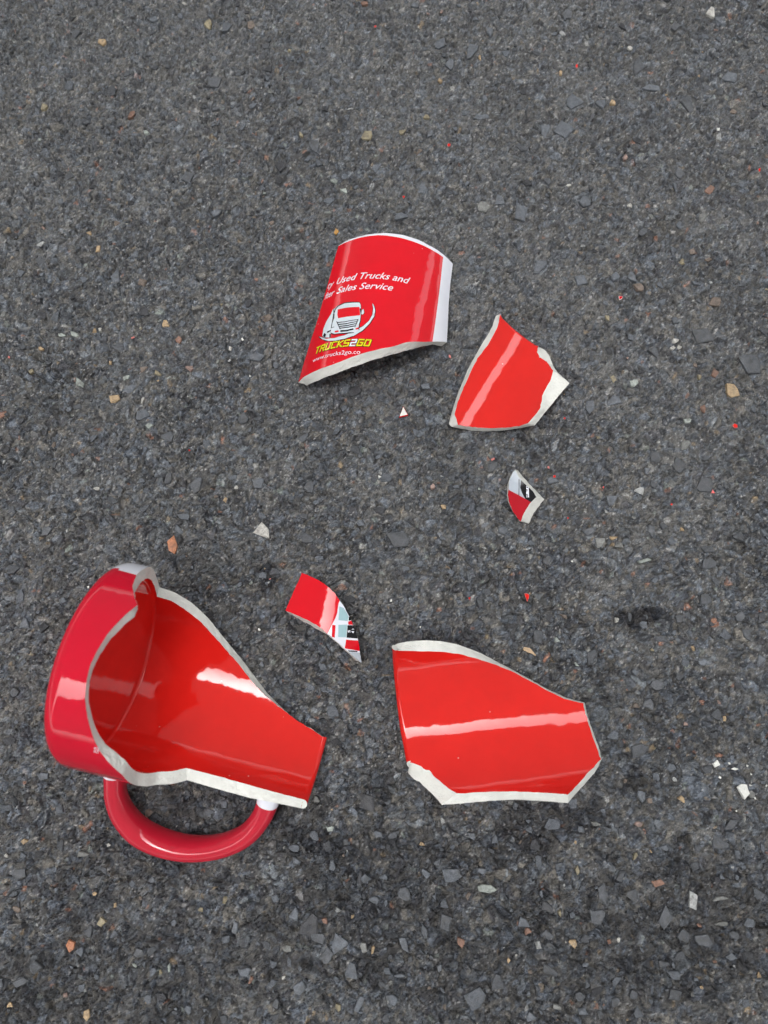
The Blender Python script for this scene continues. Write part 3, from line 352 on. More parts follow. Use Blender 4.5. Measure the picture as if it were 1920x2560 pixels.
def glaze(name, rgb, rough=0.03, spec=0.52, wobble=0.17):
    m = bpy.data.materials.new(name)
    nt, b = nodes_of(m)
    b.inputs['Roughness'].default_value = rough
    b.inputs['Specular IOR Level'].default_value = spec
    tc = nt.nodes.new('ShaderNodeTexCoord')
    n1 = nt.nodes.new('ShaderNodeTexNoise'); n1.inputs['Scale'].default_value = 60; n1.inputs['Detail'].default_value = 3.0; n1.inputs['Roughness'].default_value = 0.4
    n2 = nt.nodes.new('ShaderNodeTexNoise'); n2.inputs['Scale'].default_value = 70; n2.inputs['Detail'].default_value = 7; n2.inputs['Roughness'].default_value = 0.62
    bump = nt.nodes.new('ShaderNodeBump'); bump.inputs['Strength'].default_value = wobble; bump.inputs['Distance'].default_value = 0.002
    mix = nt.nodes.new('ShaderNodeMix'); mix.data_type = 'RGBA'
    ramp = nt.nodes.new('ShaderNodeMapRange'); ramp.inputs['From Min'].default_value = 0.35; ramp.inputs['From Max'].default_value = 0.75
    ramp.inputs['To Min'].default_value = 0.0; ramp.inputs['To Max'].default_value = 0.5
    mix.inputs['A'].default_value = (*rgb, 1)
    mix.inputs['B'].default_value = (rgb[0] * 0.8, rgb[1] * 0.8, rgb[2] * 0.8, 1)
    L = nt.links.new
    L(tc.outputs['Object'], n1.inputs['Vector']); L(tc.outputs['Object'], n2.inputs['Vector'])
    L(n1.outputs['Fac'], bump.inputs['Height']); L(bump.outputs['Normal'], b.inputs['Normal'])
    L(n2.outputs['Fac'], ramp.inputs['Value']); L(ramp.outputs['Result'], mix.inputs['Factor'])
    vo = nt.nodes.new('ShaderNodeTexVoronoi'); vo.inputs['Scale'].default_value = 260
    sep = nt.nodes.new('ShaderNodeSeparateColor')
    near = nt.nodes.new('ShaderNodeMapRange'); near.inputs['From Min'].default_value = 0.07; near.inputs['From Max'].default_value = 0.11; near.inputs['To Min'].default_value = 1.0; near.inputs['To Max'].default_value = 0.0
    few = nt.nodes.new('ShaderNodeMath'); few.operation = 'GREATER_THAN'; few.inputs[1].default_value = 0.965
    both = nt.nodes.new('ShaderNodeMath'); both.operation = 'MULTIPLY'
    part = nt.nodes.new('ShaderNodeMath'); part.operation = 'MULTIPLY'; part.inputs[1].default_value = 0.6
    dmix = nt.nodes.new('ShaderNodeMix'); dmix.data_type = 'RGBA'; dmix.inputs['B'].default_value = (0.55, 0.5, 0.46, 1)
    L(tc.outputs['Object'], vo.inputs['Vector']); L(vo.outputs['Color'], sep.inputs['Color']); L(sep.outputs['Green'], few.inputs[0]); L(vo.outputs['Distance'], near.inputs['Value'])
    L(near.outputs['Result'], both.inputs[0]); L(few.outputs['Value'], both.inputs[1]); L(both.outputs['Value'], part.inputs[0]); L(part.outputs['Value'], dmix.inputs['Factor'])
    L(mix.outputs['Result'], dmix.inputs['A']); L(dmix.outputs['Result'], b.inputs['Base Color'])
    # finger smears and road dust: a little uneven gloss
    r2 = nt.nodes.new('ShaderNodeMapRange'); r2.inputs['From Min'].default_value = 0.3; r2.inputs['From Max'].default_value = 0.8
    r2.inputs['To Min'].default_value = rough; r2.inputs['To Max'].default_value = rough + 0.05
    L(n2.outputs['Fac'], r2.inputs['Value']); L(r2.outputs['Result'], b.inputs['Roughness'])
    return m

def bisque(name, rgb):
    m = bpy.data.materials.new(name)
    nt, b = nodes_of(m)
    b.inputs['Roughness'].default_value = 0.75
    b.inputs['Specular IOR Level'].default_value = 0.3
    tc = nt.nodes.new('ShaderNodeTexCoord')
    n = nt.nodes.new('ShaderNodeTexNoise'); n.inputs['Scale'].default_value = 900; n.inputs['Detail'].default_value = 5
    n2 = nt.nodes.new('ShaderNodeTexNoise'); n2.inputs['Scale'].default_value = 160; n2.inputs['Detail'].default_value = 4
    mix = nt.nodes.new('ShaderNodeMix'); mix.data_type = 'RGBA'
    mix.inputs['A'].default_value = (*[c * 0.74 for c in rgb], 1); mix.inputs['B'].default_value = (*rgb, 1)
    bump = nt.nodes.new('ShaderNodeBump'); bump.inputs['Strength'].default_value = 0.7; bump.inputs['Distance'].default_value = 0.0007
    L = nt.links.new
    L(tc.outputs['Object'], n.inputs['Vector']); L(tc.outputs['Object'], n2.inputs['Vector'])
    L(n2.outputs['Fac'], mix.inputs['Factor']); L(mix.outputs['Result'], b.inputs['Base Color'])
    L(n.outputs['Fac'], bump.inputs['Height']); L(bump.outputs['Normal'], b.inputs['Normal'])
    return m

MAT = {
    'red_out': glaze('crimson_glaze', (0.56, 0.002, 0.022)),
    'red_print': glaze('red_print_glaze', (0.66, 0.002, 0.012)),
    'red_in': glaze('orange_red_glaze', (0.66, 0.016, 0.012)),
    'red_handle': glaze('handle_red_glaze', (0.50, 0.016, 0.036)),
    'red_deep': glaze('deep_red_print', (0.40, 0.004, 0.014)),
    'white': glaze('white_glaze', (0.74, 0.76, 0.84), rough=0.12, wobble=0.05),
    'bisque': bisque('broken_white_ceramic', (0.80, 0.81, 0.77)),
    'blue': glaze('pale_blue_print', (0.33, 0.50, 0.55)),
    'grey': glaze('grey_print', (0.42, 0.47, 0.53)),
    'dark': glaze('dark_grey_print', (0.12, 0.13, 0.15)),
    'black': glaze('black_print', (0.006, 0.006, 0.009)),
    'yellow': glaze('yellow_print', (0.72, 0.62, 0.01)),
    'lilac': glaze('lilac_white_print', (0.66, 0.63, 0.72)),
    'print_white': glaze('cool_white_print', (0.60, 0.66, 0.72)),
    'red': None,
}
MAT['red'] = MAT['red_print']

class MB:
    """mesh builder in mug coordinates (mm): every vertex may carry its own normal"""
    def __init__(self, mats):
        self.v, self.n, self.f, self.m, self.mats = [], [], [], [], mats
    def vert(self, p, n=None):
        self.v.append(p); self.n.append(n); return len(self.v) - 1
    def tri(self, a, b, c, m, want=None):
        A, B, C_ = (np.array(self.v[i]) for i in (a, b, c))
        g = np.cross(B - A, C_ - A)
        w = want if want is not None else self.n[a]
        if w is not None and float(np.dot(g, w)) < 0: b, c = c, b
        self.f.append((a, b, c)); self.m.append(m)
    def quad(self, a, b, c, d, m, want=None):
        self.tri(a, b, c, m, want); self.tri(a, c, d, m, want)

def cyl_pt(phi, z, r):
    a = math.radians(phi)
    return (z, -r * math.sin(a), -r * math.cos(a))

def radial(phi, s=1.0):
    a = math.radians(phi)
    return (0.0, -s * math.sin(a), -s * math.cos(a))

def inside(poly, P):
    P = np.asarray(P, float); poly = np.asarray(poly, float)
    x, y = P[:, 0], P[:, 1]
    res = np.zeros(len(P), bool)
    x0, y0 = poly[:, 0], poly[:, 1]
    x1, y1 = np.roll(x0, -1), np.roll(y0, -1)
    for i in range(len(poly)):
        c = ((y0[i] > y) != (y1[i] > y))
        if not c.any(): continue
        xx = (x1[i] - x0[i]) * (y - y0[i]) / ((y1[i] - y0[i]) or 1e-12) + x0[i]
        res ^= c & (x < xx)
    return res

def surface(mb, outline, rad, sign, mat, regions=(), step=1.8):
    """fill an outline given in (angle deg, axial mm) with a fine triangulation wrapped on the cylinder of radius rad"""
    k = math.radians(1) * rad
    poly = [(p * k, z) for p, z in outline]
    A = np.array(poly)
    lo, hi = A.min(0), A.max(0)
    gx, gy = np.meshgrid(np.arange(lo[0], hi[0], step), np.arange(lo[1], hi[1], step))
    G = np.stack([gx.ravel(), gy.ravel()], 1)
    G = G[inside(poly, G)]
    if len(G):
        d = np.min(np.hypot(G[:, None, 0] - A[None, :, 0], G[:, None, 1] - A[None, :, 1]), axis=1)
        G = G[d > step * 0.45]
    vs_ = [Vector(p) for p in poly] + [Vector(p) for p in G]
    edges, n = [(i, (i + 1) % len(poly)) for i in range(len(poly))], len(vs_)
    regs = []
    for m, rp in regions:
        q = [(p * k, z) for p, z in rp]
        dense = []
        for i in range(len(q)):
            a, b = q[i], q[(i + 1) % len(q)]
            s = max(1, int(math.hypot(b[0] - a[0], b[1] - a[1]) / 2.0))
            dense += [(a[0] + (b[0] - a[0]) * j / s, a[1] + (b[1] - a[1]) * j / s) for j in range(s)]
        st = len(vs_)
        vs_ += [Vector(p) for p in dense]
        edges += [(st + i, st + (i + 1) % len(dense)) for i in range(len(dense))]
        regs.append((m, dense))
    ov, oe, of, *_ = delaunay_2d_cdt(vs_, edges, [], 0, 1e-5)
    cen = np.array([[sum(ov[i][0] for i in f) / 3, sum(ov[i][1] for i in f) / 3] for f in of])
    keep = inside(poly, cen)
    mi = np.full(len(of), mat)
    for m, dense in regs:
        mi[inside(dense, cen)] = m
    idx = {}
    for t, f in enumerate(of):
        if not keep[t]: continue
        ids = []
        for i in f:
            if i not in idx:
                ph = ov[i][0] / k
                idx[i] = mb.vert(cyl_pt(ph, ov[i][1], rad), radial(ph, sign))
            ids.append(idx[i])
        mb.tri(*ids, int(mi[t]))

def strip(mb, O, I, mat, kind, outward, rows=6, bulge=0.0, rough=0.22, seed=0.0):
    """the face between the outer edge O and the inner edge I, both (angle, axial); outward = 2-D outward normals per point"""
    grid = []
    for j, ((po, zo), (pi, zi)) in enumerate(zip(O, I)):
        row = []
        for k in range(rows + 1):
            t = k / rows
            ph, z = po + (pi - po) * t, zo + (zi - zo) * t
            r = R_OUT + (R_IN - R_OUT) * t
            nx, nz = outward[j]
            if bulge:
                ang = t * math.pi
                r = (R_OUT + R_IN) / 2 + (R_OUT - R_IN) / 2 * math.cos(ang)
                s = bulge * math.sin(ang)
                nrm = None
                ph += math.degrees(nx * s / r); z += nz * s
                ra = np.array(radial(ph)); a = math.radians(ph)
                tang = np.array((0, -math.cos(a), math.sin(a))) * nx + np.array((nz, 0, 0))
                nrm = tuple(ra * math.cos(ang) + tang * math.sin(ang))
                row.append(mb.vert(cyl_pt(ph, z, r), nrm))
            else:
                if 0 < k < rows:
                    q = Vector((ph * 0.7 * 0.45, z * 0.45, t * 3 + seed))
                    s = rough * (noise.noise(q) + 0.6 * noise.noise(q * 2.7) + 0.5 * noise.noise(q * 6.1))
                    ph += math.degrees(nx * s / r); z += nz * s
                row.append(mb.vert(cyl_pt(ph, z, r)))
        grid.append((row, outward[j], po))
    if bulge:                                               # the lip's cross-section shows at both broken ends
        for (row, _, _), (nxt, _, _) in ((grid[0], grid[1]), (grid[-1], grid[-2])):
            want = np.array(mb.v[row[0]]) - np.array(mb.v[nxt[0]])
            ids = [mb.vert(mb.v[i]) for i in row]
            for q in range(1, len(ids) - 1): mb.tri(ids[0], ids[q], ids[q + 1], 2, want)
    for j in range(len(grid) - 1):
        (a, (nx, nz), po), (b, _, _) = grid[j], grid[j + 1]
        an = math.radians(po)
        want = np.array((0, -math.cos(an), math.sin(an))) * nx + np.array((nz, 0, 0))
        for k in range(rows):
            w = want
            if bulge:
                w = mb.n[a[k]]
            mb.quad(a[k], b[k], b[k + 1], a[k + 1], mat, w)

def finish(mb, name, mw, parent=None, origin=None, smooth=True, sink=None):
    """link the builder's mesh; vertices go to world orientation with the origin given (or under the middle of the thing)"""
    V = np.array(mb.v, float)
    M = np.array(mw)
    W = V @ M[:3, :3].T + M[:3, 3]
    if origin is None:
        c = (W.min(0) + W.max(0)) / 2
        if sink is not None:
            DZ['last'] = sink - W[:, 2].min()
            W[:, 2] += DZ['last']
        origin = np.array((c[0], c[1], W[:, 2].min()))
    W = (W - origin) * MM
    me = bpy.data.meshes.new(name)
    me.from_pydata(W.tolist(), [], mb.f)
    for m in mb.mats: me.materials.append(m)
    me.polygons.foreach_set('material_index', mb.m)
    me.polygons.foreach_set('use_smooth', [smooth] * len(mb.f))
    me.update()
    if smooth:
        auto = [tuple(v.vector) for v in me.vertex_normals]
        R3 = M[:3, :3]
        nn = [tuple(R3 @ np.array(n)) if n is not None else auto[i] for i, n in enumerate(mb.n)]
        me.normals_split_custom_set_from_vertices(nn)
    o = link(bpy.data.objects.new(name, me))
    if parent is not None:
        o.parent = parent
    else:
        o.location = origin * MM
    return o, origin

DZ = {}                            # how far each piece settled

def pose_matrix(key):
    x, y, z, yaw, pitch = POSE[key]
    return Matrix.Translation((x, y, z)) @ Matrix.Rotation(math.radians(yaw), 4, 'Z') @ Matrix.Rotation(math.radians(-pitch), 4, 'Y')

def outward_normals(P, k, closed=True):
    """outward 2-D normals of an outline in (angle, axial)"""
    A = np.array([(p * k, z) for p, z in P])
    area = 0.5 * np.sum(A[:, 0] * np.roll(A[:, 1], -1) - np.roll(A[:, 0], -1) * A[:, 1])
    T = np.roll(A, -1, 0) - np.roll(A, 1, 0)
    N = np.stack([T[:, 1], -T[:, 0]], 1) * (1 if area > 0 else -1)
    N /= np.maximum(np.linalg.norm(N, axis=1, keepdims=True), 1e-9)
    return N

def jitter(P, amp, seed):
    out = []
    for i, (p, z) in enumerate(P):
        q = Vector((p * 0.7 * 0.8, z * 0.8, seed))
        out.append((p + amp * 1.4 * noise.noise(q), z + amp * noise.noise(q + Vector((9, 3, 5)))))
    return out

# ------------------------------------------------------------------ the ground: worn asphalt as one displaced sheet
def soft(shape, sigma, rng):
    """smooth random field, unit deviation"""
    h, w = shape
    f = np.fft.rfft2(rng.standard_normal(shape))
    fy, fx = np.fft.fftfreq(h)[:, None], np.fft.rfftfreq(w)[None, :]
    f *= np.exp(-2 * (math.pi * sigma) ** 2 * (fx * fx + fy * fy))
    g = np.fft.irfft2(f, s=shape)
    return g / g.std()

def cells(X, Y, size, rng):
    """jittered cells: distance to the nearest two seeds, the offset to the nearest and its random numbers"""
    ox, oy = X.min() - 2 * size, Y.min() - 2 * size
    nx, ny = int((X.max() - ox) / size) + 4, int((Y.max() - oy) / size) + 4
    sx = (np.arange(nx)[None, :] + rng.random((ny, nx))) * size + ox
    sy = (np.arange(ny)[:, None] + rng.random((ny, nx))) * size + oy
    ids = np.arange(nx * ny).reshape(ny, nx)
    ix, iy = ((X - ox) / size).astype(int), ((Y - oy) / size).astype(int)
    F1 = np.full(X.shape, 1e9); F2 = np.full(X.shape, 1e9); ID = np.zeros(X.shape, int); DX = np.zeros(X.shape); DY = np.zeros(X.shape)
    for a in (-1, 0, 1):
        for b in (-1, 0, 1):
            jx, jy = np.clip(ix + a, 0, nx - 1), np.clip(iy + b, 0, ny - 1)
            dx, dy = X - sx[jy, jx], Y - sy[jy, jx]
            d = np.hypot(dx, dy)
            new = d < F1
            F2 = np.where(new, F1, np.minimum(F2, d))
            F1 = np.where(new, d, F1); ID = np.where(new, ids[jy, jx], ID); DX = np.where(new, dx, DX); DY = np.where(new, dy, DY)
    return F1, F2, ID, DX, DY, nx * ny

rng = np.random.default_rng(11)
gx = np.arange(-236.0, 236.01, 0.60)
gy = [-230.0]
while gy[-1] < 322:
    gy.append(gy[-1] + 0.50 + 0.30 * (gy[-1] + 230) / 550)
gy = np.array(gy)
X, Y = np.meshgrid(gx, gy)
sh = X.shape
warp = 0.9
Xw = X + warp * soft(sh, 3, rng) * 0.7 + 1.2 * soft(sh, 9, rng) * 0.5
Yw = Y + warp * soft(sh, 3, rng) * 0.7 + 1.2 * soft(sh, 9, rng) * 0.5

base_lo = np.array((0.036, 0.0355, 0.036)); base_hi = np.array((0.110, 0.107, 0.101))
big = soft(sh, 60, rng); mid = soft(sh, 14, rng); fine = soft(sh, 1.2, rng)
t = np.clip(0.5 + 0.12 * big + 0.17 * mid + 0.16 * fine, 0, 1)[..., None]
COL = base_lo * (1 - t) + base_hi * t
H = 0.20 * soft(sh, 40, rng) + 0.14 * mid + 0.035 * soft(sh, 0.9, rng)

stone_tones = np.array([(0.092, 0.103, 0.118), (0.066, 0.072, 0.082), (0.110, 0.118, 0.125), (0.080, 0.080, 0.079), (0.048, 0.048, 0.053), (0.112, 0.105, 0.093)])
for size, prob, hr, tilt, crev, cw, mixc in ((5.2, 0.38, 0.66, 0.20, 1.7, 0.26, 0.85), (2.5, 0.55, 0.52, 0.30, 1.15, 0.24, 0.78), (1.35, 0.60, 0.28, 0.30, 0.50, 0.24, 0.55)):
    F1, F2, ID, DX, DY, n = cells(Xw, Yw, size, rng)
    is_stone = rng.random(n) < prob
    hh = (rng.random(n) - 0.42) * 2 * hr
    tx, ty = rng.normal(0, tilt, n), rng.normal(0, tilt, n)
    tone = stone_tones[rng.integers(0, len(stone_tones), n)] * rng.uniform(0.5, 1.5, n)[:, None]
    odd = rng.random(n)
    rare = np.array([(0.22, 0.17, 0.11), (0.27, 0.27, 0.25), (0.20, 0.22, 0.20), (0.24, 0.13, 0.09), (0.34, 0.33, 0.31)])[rng.integers(0, 5, n)]
    lim = {5.2: 0.0, 2.5: 0.020, 1.35: 0.028}[size]
    tone = np.where((odd < lim)[:, None], rare, tone)
    s = is_stone[ID]
    edge = np.clip((F2 - F1) / (cw * size), 0, 1)
    w = s * np.clip((F2 - F1) / (0.10 * size), 0, 1)
    H += w * (hh[ID] + tx[ID] * DX + ty[ID] * DY)
    H -= s * crev * (1 - edge) ** 2 * 0.7
    wc = (w * mixc)[..., None]
    COL = COL * (1 - wc) + tone[ID] * wc
# tiny bright mineral grains
F1, F2, ID, DX, DY, n = cells(X, Y, 1.15, rng)
g = rng.random(n)
clump = soft(sh, 10, rng)
bright = np.where(g < 0.10, rng.uniform(0.18, 0.55, n) + (rng.random(n) < 0.15) * 0.3, 0)
w = np.clip((0.22 + 0.26 * g[ID] / 0.10 - F1) / 0.2, 0, 1) * (bright[ID] > 0) * np.clip(0.65 + 0.4 * clump, 0, 1)
COL = COL * (1 - w[..., None]) + (bright[ID][..., None] * np.array((1.0, 0.98, 0.95))) * w[..., None]
greying = np.clip((Y + 60) / 330 + 0.10 * big + 0.10 * mid, 0, 1)[..., None] * 0.26  # blends in a paler, more even grey towards the far side
COL = COL * (1 - greying) + np.array((0.118, 0.119, 0.119)) * greying
# pits where grains have come out
pit = soft(sh, 2.2, rng)
H -= 2.0 * np.clip(pit - 1.5, 0, 1.0)
# sand-sized grains: every point its own tint, slightly cool overall
grain = rng.lognormal(0.0, 0.18, sh)[..., None]
COL = COL * grain * np.array((1.02, 1.035, 1.06))
F1, F2, ID, DX, DY, n = cells(X, Y, 0.95, rng)
g = rng.random(n); w = (np.clip((0.42 - F1) / 0.15, 0, 1) * (g[ID] < 0.026) * np.clip(0.7 + 0.5 * clump, 0, 1))[..., None]
COL = COL * (1 - w) + ((0.16 + 0.6 * rng.random(n) ** 2)[ID][..., None] * np.array((0.97, 0.98, 1.0))) * w
H += 0.025 * rng.standard_normal(sh) + 0.12 * w[..., 0]
# old oil and tar spots, and broad darker patches, most on the near side
def dark_patch(cx, cy, rx, ry, ang, k, edge_noise):
    global COL
    c, s = math.cos(math.radians(ang)), math.sin(math.radians(ang))
    u, v = (X - cx) * c + (Y - cy) * s, -(X - cx) * s + (Y - cy) * c
    d = np.hypot(u / rx, v / ry) + edge_noise
    a = np.clip((1.15 - d) / 0.5, 0, 1)[..., None] * k
    COL = COL * (1 - a) + COL * np.array((0.22, 0.22, 0.25)) * a
en = 0.22 * soft(sh, 5, rng) + 0.12 * soft(sh, 2, rng)
COL = np.minimum(0.072 * (COL / 0.072) ** 1.28 * 1.06, 0.34)
for args in ((117.6, -50.2, 11, 5, 12, 1.0), (-54.4, -30.7, 6, 8, 30, 0.85), (-4, -126, 11, 10, 0, 0.7), (110, -120.7, 6, 7, 0, 0.7), (72, -140, 30, 10, 8, 0.7), (-96, -20, 12, 9, 0, 0.4),
             (-10, -168, 56, 30, 12, 0.55), (135, -170, 40, 26, 0, 0.55), (-45, -140, 38, 20, -20, 0.5), (70, -195, 80, 30, 0, 0.45), (-110, -200, 70, 32, 10, 0.42), (-105, -150, 34, 18, 20, 0.4), (120, -95, 44, 24, 20, 0.25), (20, -60, 34, 9, 5, 0.25)):
    dark_patch(*args, en)

# bed the larger stones: push the binder down under and round each of them
def bed(cx, cy, a, b, ang, depth=0.42, moat=0.30):
    x0, x1 = np.searchsorted(gx, (cx - 1.9 * max(a, b), cx + 1.9 * max(a, b)))
    y0, y1 = np.searchsorted(gy, (cy - 1.9 * max(a, b), cy + 1.9 * max(a, b)))
    if x1 - x0 < 1 or y1 - y0 < 1: return 0.0
    xs, ys = X[y0:y1, x0:x1] - cx, Y[y0:y1, x0:x1] - cy
    c, s = math.cos(math.radians(ang)), math.sin(math.radians(ang))
    d = np.hypot((xs * c + ys * s) / a, (-xs * s + ys * c) / b)
    h = H[y0:y1, x0:x1]
    lvl = float(np.mean(h[d < 1.3])) if (d < 1.3).any() else float(h.mean())
    k = np.clip((1.08 - d) / 0.15, 0, 1)
    h[:] = h * (1 - k) + np.minimum(h, lvl - depth) * k
    h -= moat * np.clip(1 - np.abs(d - 1.05) / 0.16, 0, 1)
    return lvl

stones = []
for (x, y, a, b, ang, c) in STONES:
    stones.append([x, y, a, b, ang, STONE_COLOUR[c], True])
stones.sort(key=lambda s: -s[2] * s[3])
occupied = [(s[0], s[1], max(s[2], s[3])) for s in stones]
small = []
tries = 0
while len(small) < 5200 and tries < 60000:
    tries += 1
    y = rnd.uniform(-226, 318); hw = 156 + 64 * (y + 215) / 518 + 8
    x = rnd.uniform(-hw, hw)
    a = min(3.4, 0.55 + rnd.expovariate(1 / 0.68)); b = a * rnd.uniform(0.5, 0.95)
    if a > 1.1:
        if any(abs(x - ox) < a + orr and abs(y - oy) < a + orr for ox, oy, orr in occupied): continue
        occupied.append((x, y, a))
    p = rnd.random()
    if p < 0.016: c = STONE_COLOUR[rnd.choice(['tan', 'olive', 'pale', 'white', 'rust', 'pink', 'brown'])]; a *= 0.75; b *= 0.75
    elif p < 0.08: c = STONE_COLOUR[rnd.choice(['pale2', 'white2', 'pale2', 'brown'])]; a *= 0.85; b *= 0.85
    else:
        c = STONE_COLOUR[rnd.choice(['blue', 'slate', 'blue', 'dark', 'slate'])]
    small.append([x, y, a, b, rnd.uniform(0, 180), c, False])
named, extra = stones[:295], stones[295:]
for s in stones: s.append(bed(*s[:5]))
for s in small: s.append(bed(*s[:5], depth=0.25, moat=0.16) if s[2] > 0.9 else None)

def height_at(x, y):
    i = min(len(gx) - 1, max(0, int(np.searchsorted(gx, x)))); j = min(len(gy) - 1, max(0, int(np.searchsorted(gy, y))))
    return float(H[j, i])

# level the sheet so that its highest ordinary grains lie at z = 0
H -= np.percentile(H, 97)
H = np.where(H > 0, 0.35 * H, H)
H = np.clip(H, -3.2, 0.15)
fade = np.clip(np.minimum.reduce([X - gx[0], gx[-1] - X, Y - gy[0], gy[-1] - Y]) / 6.0, 0, 1)
H = H * fade + (1 - fade) * -0.45
# tails of the same sheet, reaching the horizon
def tails(a):
    d, out = a[1] - a[0], [a[0]]
    lo = []
    x, st = a[0], d
    while x > -60000:
        st *= 1.7; x -= st; lo.append(x)
    hi, x, st = [], a[-1], d
    while x < 60000:
        st *= 1.7; x += st; hi.append(x)
    return np.array(lo[::-1] + list(a) + hi), len(lo), len(hi)
fx, lx, hx = tails(gx); fy, ly, hy = tails(gy)
FX, FY = np.meshgrid(fx, fy)
FH = np.pad(H, ((ly, hy), (lx, hx)), mode='edge')
FC = np.pad(COL, ((ly, hy), (lx, hx), (0, 0)), mode='edge')
outer = np.ones(FX.shape, bool); outer[ly:ly + len(gy), lx:lx + len(gx)] = False
FC[outer] = (0.075, 0.075, 0.074)
ny_, nx_ = FX.shape
co = np.stack([FX, FY, FH], -1).reshape(-1, 3) * MM
idx = np.arange(nx_ * ny_).reshape(ny_, nx_)
quads = np.stack([idx[:-1, :-1], idx[:-1, 1:], idx[1:, 1:], idx[1:, :-1]], -1).reshape(-1, 4)
me = bpy.data.meshes.new('asphalt')
me.vertices.add(len(co)); me.vertices.foreach_set('co', co.ravel())
me.loops.add(quads.size); me.loops.foreach_set('vertex_index', quads.ravel().astype(np.int32))
me.polygons.add(len(quads)); me.polygons.foreach_set('loop_start', np.arange(0, quads.size, 4, dtype=np.int32))
me.polygons.foreach_set('use_smooth', np.zeros(len(quads), bool))
att = me.color_attributes.new('mineral', 'FLOAT_COLOR', 'POINT')
att.data.foreach_set('color', np.concatenate([FC.reshape(-1, 3), np.ones((len(co), 1))], 1).ravel())
me.update(calc_edges=True)

def stone_material(name, source):
    m = bpy.data.materials.new(name)
    nt, b = nodes_of(m)
    L = nt.links.new
    tc = nt.nodes.new('ShaderNodeTexCoord')
    geo = nt.nodes.new('ShaderNodeNewGeometry')
    if source == 'attribute':
        a = nt.nodes.new('ShaderNodeAttribute'); a.attribute_name = 'mineral'; cs = a.outputs['Color']
    else:
        a = nt.nodes.new('ShaderNodeObjectInfo'); cs = a.outputs['Color']
    n1 = nt.nodes.new('ShaderNodeTexNoise'); n1.inputs['Scale'].default_value = 1900; n1.inputs['Detail'].default_value = 4; n1.inputs['Roughness'].default_value = 0.7
    n2 = nt.nodes.new('ShaderNodeTexNoise'); n2.inputs['Scale'].default_value = 520; n2.inputs['Detail'].default_value = 4
    mr = nt.nodes.new('ShaderNodeMapRange'); mr.inputs['From Min'].default_value = 0.28; mr.inputs['From Max'].default_value = 0.74
    mr.inputs['To Min'].default_value = 0.45 if source == 'attribute' else 0.6; mr.inputs['To Max'].default_value = 1.6 if source == 'attribute' else 1.4
    mr2 = nt.nodes.new('ShaderNodeMapRange'); mr2.inputs['From Min'].default_value = 0.3; mr2.inputs['From Max'].default_value = 0.7
    mr2.inputs['To Min'].default_value = 0.8; mr2.inputs['To Max'].default_value = 1.2
    mul = nt.nodes.new('ShaderNodeMath'); mul.operation = 'MULTIPLY'
    vm = nt.nodes.new('ShaderNodeVectorMath'); vm.operation = 'SCALE'
    L(geo.outputs['Position'], n1.inputs['Vector']); L(geo.outputs['Position'], n2.inputs['Vector'])
    L(n1.outputs['Fac'], mr.inputs['Value']); L(n2.outputs['Fac'], mr2.inputs['Value'])
    L(mr.outputs['Result'], mul.inputs[0]); L(mr2.outputs['Result'], mul.inputs[1])
    L(cs, vm.inputs[0]); L(mul.outputs['Value'], vm.inputs['Scale'])
    n3 = nt.nodes.new('ShaderNodeTexNoise'); n3.inputs['Scale'].default_value = 330; n3.inputs['Detail'].default_value = 6; n3.inputs['Roughness'].default_value = 0.65
    coat = nt.nodes.new('ShaderNodeMapRange'); coat.inputs['From Min'].default_value = 0.50; coat.inputs['From Max'].default_value = 0.62
    coat.inputs['To Max'].default_value = 0.0 if source == 'attribute' else 0.45
    cmix = nt.nodes.new('ShaderNodeMix'); cmix.data_type = 'RGBA'; cmix.inputs['B'].default_value = (0.062, 0.060, 0.056, 1)
    L(geo.outputs['Position'], n3.inputs['Vector']); L(n3.outputs['Fac'], coat.inputs['Value']); L(coat.outputs['Result'], cmix.inputs['Factor'])
    L(vm.outputs['Vector'], cmix.inputs['A']); L(cmix.outputs['Result'], b.inputs['Base Color'])
    bump = nt.nodes.new('ShaderNodeBump'); bump.inputs['Strength'].default_value = 0.9 if source == 'attribute' else 0.5; bump.inputs['Distance'].default_value = 0.0005
    L(n1.outputs['Fac'], bump.inputs['Height']); L(bump.outputs['Normal'], b.inputs['Normal'])
    vo = nt.nodes.new('ShaderNodeTexVoronoi'); vo.inputs['Scale'].default_value = 420
    sep = nt.nodes.new('ShaderNodeSeparateColor'); rr = nt.nodes.new('ShaderNodeMapRange'); rr.inputs['To Min'].default_value = 0.34; rr.inputs['To Max'].default_value = 0.85
    L(geo.outputs['Position'], vo.inputs['Vector']); L(vo.outputs['Color'], sep.inputs['Color']); L(sep.outputs['Red'], rr.inputs['Value']); L(rr.outputs['Result'], b.inputs['Roughness'])
    b.inputs['Specular IOR Level'].default_value = 0.5
    return m

MAT['asphalt'] = stone_material('asphalt_mineral', 'attribute')
MAT['stone'] = stone_material('stone_mineral', 'object')
me.materials.append(MAT['asphalt'])
ground = tag(link(bpy.data.objects.new('asphalt', me)), 'dark grey worn asphalt with small stones in its surface', kind='structure')

